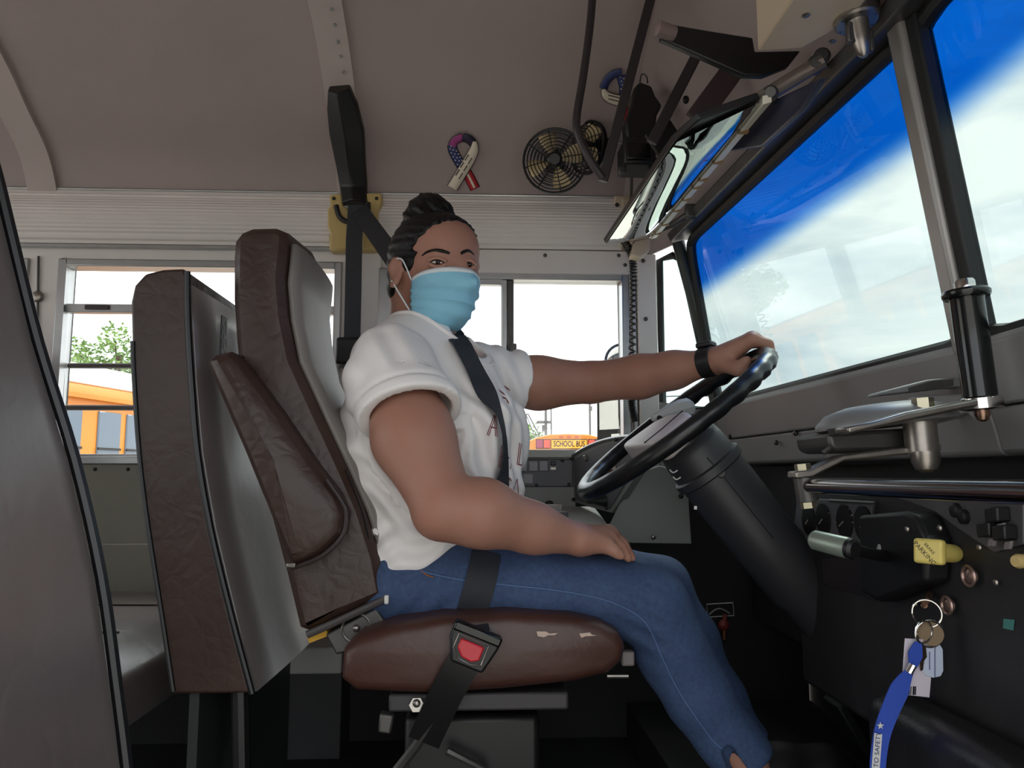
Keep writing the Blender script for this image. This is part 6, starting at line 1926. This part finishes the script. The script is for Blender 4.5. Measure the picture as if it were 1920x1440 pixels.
M_roofw = mat('bus_roof_white', (232, 230, 226), 0.5)
M_buswin = mat('bus_window_dark', (92, 104, 118), 0.12, spec=0.8)
M_trimblk = mat('bus_black_trim', (26, 24, 24), 0.5)
def school_bus(loc, ang, label, length=9.0, custom=None):
    t = thing('school_bus', (0, 0, 0), label, 'bus', 'parked school buses')
    hw = 1.2
    sec = [(-hw, 0.55), (-hw, 2.38), (-hw + 0.03, 2.5), (-hw + 0.14, 2.62), (-hw + 0.38, 2.73), (-0.5, 2.80), (0, 2.82)]
    sec = sec + [(-a, b) for a, b in reversed(sec[:-1])]
    def loft(s, x0, x1, name, m):
        g = g_loft([[V(x, a, b) for a, b in s] for x in (x0, x1)], closed=True)
        n = len(s)
        g[1].append(tuple(range(n)))
        g[1].append(tuple(range(n, 2 * n)))
        return add(name, g, m, t, bevel=0.03, smooth=40)
    loft(sec, 0.0, length, 'body', M_yel)
    top = [(a * 1.012, b + 0.012) for a, b in sec if b >= 2.45]
    loft(top, 0.28, length - 0.2, 'roof', M_roofw)
    # rear end
    sgn = add('sign_panel', g_ab((-0.03, -0.46, 2.43), (0.0, 0.46, 2.67)), mat('sign_orange', (240, 168, 40), 0.4), t, bevel=0.006)
    add('lettering', place_text('SCHOOL BUS', 0.205, (-0.036, 0, 2.55), (0, -1, 0), (0, 0, 1), bold=0.004, sx=0.66), M_trimblk, sgn, fixn=False, smooth=0)
    add('sign_border', g_tube([V(-0.03, -0.46, 2.43), V(-0.03, 0.46, 2.43), V(-0.03, 0.46, 2.67), V(-0.03, -0.46, 2.67)], 0.012, 6, closed=True), M_trimblk, sgn)
    for s in (-1, 1):
        hs = add('lamp_housing', g_ab((-0.02, min(s * 0.49, s * 0.86), 2.43), (0.0, max(s * 0.49, s * 0.86), 2.68)), M_trimblk, t, bevel=0.01)
        add('warning_lamp', g_ab((-0.05, min(s * 0.50, s * 0.66), 2.45), (-0.02, max(s * 0.50, s * 0.66), 2.66)), mat('lamp_red', (196, 70, 50), 0.3), hs, bevel=0.01)
        add('warning_lamp', g_ab((-0.05, min(s * 0.68, s * 0.85), 2.45), (-0.02, max(s * 0.68, s * 0.85), 2.66)), mat('lamp_plum', (140, 44, 76), 0.3), hs, bevel=0.01)
        add('tail_lamp', g_lathe(V(-0.0, s * 0.95, 1.25), (-1, 0, 0), [(0.09, 0), (0.09, 0.03), (0.07, 0.04)], 20), mat('lamp_red', (0, 0, 0)), t)
        add('rear_window', g_ab((-0.02, min(s * 0.45, s * 1.05), 1.75), (0.01, max(s * 0.45, s * 1.05), 2.33)), M_buswin, t, bevel=0.01)
    add('rear_door_window', g_ab((-0.02, -0.36, 1.75), (0.01, 0.36, 2.33)), M_buswin, t, bevel=0.01)
    add('rear_door_edge', g_tube([V(-0.005, -0.42, 0.8), V(-0.005, -0.42, 2.38), V(-0.005, 0.42, 2.38), V(-0.005, 0.42, 0.8)], 0.012, 6), M_trimblk, t)
    for y in (-0.2, 0, 0.2):
        add('clearance_lamp', g_box((-0.01, y, 2.745), (0.05, 0.1, 0.035)), mat('lamp_red', (0, 0, 0)), t, bevel=0.008)
    add('bumper', g_ab((-0.12, -1.15, 0.5), (0.0, 1.15, 0.72)), M_trimblk, t, bevel=0.02)
    # sides
    if custom: wins = custom
    else: wins = [(0.35 + 0.72 * k, 0.35 + 0.72 * k + 0.6) for k in range(int((length - 1) / 0.72))]
    for s in (-1, 1):
        for (a, b) in wins:
            wdw = add('side_window', g_ab((a, min(s * 1.19, s * 1.215), 1.62), (b, max(s * 1.19, s * 1.215), 2.30)), M_buswin, t, bevel=0.012)
            add('window_bar', g_ab((a, min(s * 1.215, s * 1.225), 1.97), (b, max(s * 1.215, s * 1.225), 1.99)), M_trimblk, wdw)
        for z in (1.5, 1.05, 0.75):
            add('rub_rail', g_ab((0.05, min(s * 1.2, s * 1.225), z), (length, max(s * 1.2, s * 1.225), z + 0.05)), M_trimblk, t)
        add('drip_rail', g_ab((0.05, min(s * 1.2, s * 1.24), 2.385), (length, max(s * 1.2, s * 1.24), 2.42)), M_yel, t)
        for x in (2.2, length - 1.6):
            wh = add('wheel', g_lathe(V(x, s * 0.9, 0.48), (0, s, 0), [(0.46, 0.0), (0.48, 0.03), (0.48, 0.24), (0.44, 0.28), (0.25, 0.28)], 28), M_rub, t)
            add('wheel_rim', g_lathe(V(x, s * 0.9, 0.48), (0, s, 0), [(0.25, 0.26), (0.24, 0.285), (0.1, 0.29)], 20), M_steel, wh)
    t.location = loc
    t.rotation_euler = (0, 0, ang)
    return t
angB = R(90 - 10.5)
# near bus left of ours: its side plane passes the rear window view
cst = []
x = 0.4
while x < 8.4:
    cst += [(x, x + 0.30), (x + 0.38, x + 0.64)]
    x += 0.84
d10 = V(math.sin(R(10.5)), math.cos(R(10.5)), 0)
nrm10 = V(d10.y, -d10.x, 0)
pS = P(107, 736, Z=GZ + 2.40)             # a point of its drip rail
orig = pS - nrm10 * 1.22 - d10 * 2.4
school_bus(V(orig.x, orig.y, GZ), angB, 'yellow school bus with white roof seen alongside through the rear side window', 9.5, cst)
sg_ = P(1067, 828, Y=20.0)
school_bus(V(sg_.x, 20.0, GZ), R(90 - 2), 'yellow school bus with SCHOOL BUS sign seen above the console', 9.0)
# trees
random.seed(4)
def tree(px, py, Y, rx, rz, n, label, leaf):
    c = P(px, py, Y=Y)
    t = thing('tree', V(c.x, c.y, GZ), label, 'tree', 'trees beyond the lot')
    tr = [V(c.x, c.y, GZ), V(c.x + 0.1, c.y, (GZ + c.z) / 2), V(c.x - 0.05, c.y, c.z - rz * 0.2), V(c.x, c.y, c.z + rz * 0.5)]
    k = rx / 3
    gs = [g_tube(smooth_path(tr, 4), [0.28 * k] * 4 + [0.24 * k] * 4 + [0.14 * k] * 5, 10)]
    cl = []
    for i in range(26):
        while True:
            q = V(random.uniform(-1, 1), random.uniform(-1, 1), random.uniform(-0.9, 1))
            if 0.3 < q.length < 1: break
        p = c + V(q.x * rx, q.y * rx, q.z * rz)
        cl.append((p, random.uniform(0.22, 0.36) * rx))
        gs.append(g_tube([V(c.x, c.y, c.z - rz * 0.5 + 0.3 * q.z), c.lerp(p, 0.6) - V(0, 0, 0.1 * rz), p], [0.07 * k, 0.045 * k, 0.02 * k], 6))
    add('trunk', gs, mat('bark', (84, 70, 58), 0.9, var=0.2, bump=0.5, bscale=8), t)
    vs, fs = [], []
    for i in range(n):
        p, r_ = random.choice(cl)
        while True:
            q = V(random.uniform(-1, 1), random.uniform(-1, 1), random.uniform(-1, 1))
            if q.length < 1: break
        o = p + q * r_
        a = V(random.uniform(-1, 1), random.uniform(-1, 1), random.uniform(-0.6, 0.6)).normalized() * leaf * random.uniform(0.6, 1.2)
        b = a.cross(V(random.uniform(-1, 1), random.uniform(-1, 1), random.uniform(-1, 1))).normalized() * leaf * 0.4
        k0 = len(vs)
        vs += [o - a, o + b, o + a, o - b]
        fs.append((k0, k0 + 1, k0 + 2, k0 + 3))
    f = add('foliage', (vs, fs), mat('leaf_green', (92, 128, 62), 0.6, var=0.25, vscale=0.8, c2=(128, 156, 84)), t, smooth=0, fixn=False)
    f['kind'] = 'stuff'
    return t
tree(222, 700, 40.0, 3.0, 1.9, 4200, 'leafy green tree rising behind the white bus roof', 0.16)
tree(988, 822, 70.0, 1.5, 1.3, 900, 'small distant green tree beside the far bus', 0.16)

# poles
M_pole = mat('pole_grey', (112, 108, 108), 0.6)
def pole(px, top_py, Y, r, name, label, cat):
    top = P(px, top_py, Y=Y)
    t = thing(name, V(top.x, Y, GZ), label, cat)
    add('shaft', g_cyl(V(top.x, Y, GZ), top, r, r * 0.7, 10), M_pole, t)
    return t, top
t, tp0 = pole(1023, 700, 60.0, 0.13, 'light_pole', 'tall light pole with cluster of lamps above the far bus', 'light pole')
for px in (1010, 1017, 1030):
    a = P(px, 792, Y=60.0)
    add('lamp_head', g_box(a, (0.34, 0.3, 0.16)), M_pole, t, bevel=0.03)
add('cross_arm', g_tube([P(1008, 790, Y=60.0), P(1032, 790, Y=60.0)], 0.05, 6), M_pole, t)
add('junction_box', g_box(P(1020, 803, Y=60.0), (0.3, 0.3, 0.5)), M_pole, t)
t2, _ = pole(1033, 700, 61.0, 0.07, 'guy_pole', 'thin leaning pole beside the light pole', 'pole')
t3, tp3 = pole(1105, 690, 50.0, 0.09, 'utility_pole', 'slim utility pole left of the exterior mirror', 'pole')
add('pole_fixture', g_box(P(1107, 766, Y=50.0), (0.22, 0.22, 0.3)), M_pole, t3)
t4 = thing('lattice_boom', V(P(1008, 815, Y=55.0).x, 55.0, GZ), 'slanting lattice boom beside the light pole far outside', 'boom')
A0, A1 = P(1012, 818, Y=55.0), P(990, 776, Y=55.0)
A2 = P(975, 782, Y=55.0)
add('chord', g_tube([V(A0.x + 0.6, 55.0, GZ), A0, A1], 0.05, 6), M_pole, t4)
add('chord', g_tube([V(A0.x + 0.2, 55.0, GZ), A0 + V(-0.35, 0, 0), A1 + V(-0.12, 0, -0.1)], 0.035, 6), M_pole, t4)
add('jib', g_tube([A1, A2], 0.05, 6), M_pole, t4)
add('stay', g_tube([A1 + V(0, 0, -0.3), A2 + V(0.1, 0, -0.0)], 0.03, 6), M_pole, t4)

pe = P(1600, 742, Y=45.0)
pl = thing('power_line', V(pe.x, pe.y, GZ), 'thin dark power line crossing low behind the windshield', 'power line')
add('wire', g_tube(smooth_path([P(1105, 742, Y=50.0), P(1200, 745, Y=48.5), P(1300, 742, Y=47.0), P(1420, 746, Y=46.0), pe], 6), 0.035, 6), M_trimblk, pl)
add('pole', g_cyl(V(pe.x, pe.y, GZ), pe + V(0, 0, 0.1), 0.12, 0.1, 10), M_pole, pl)
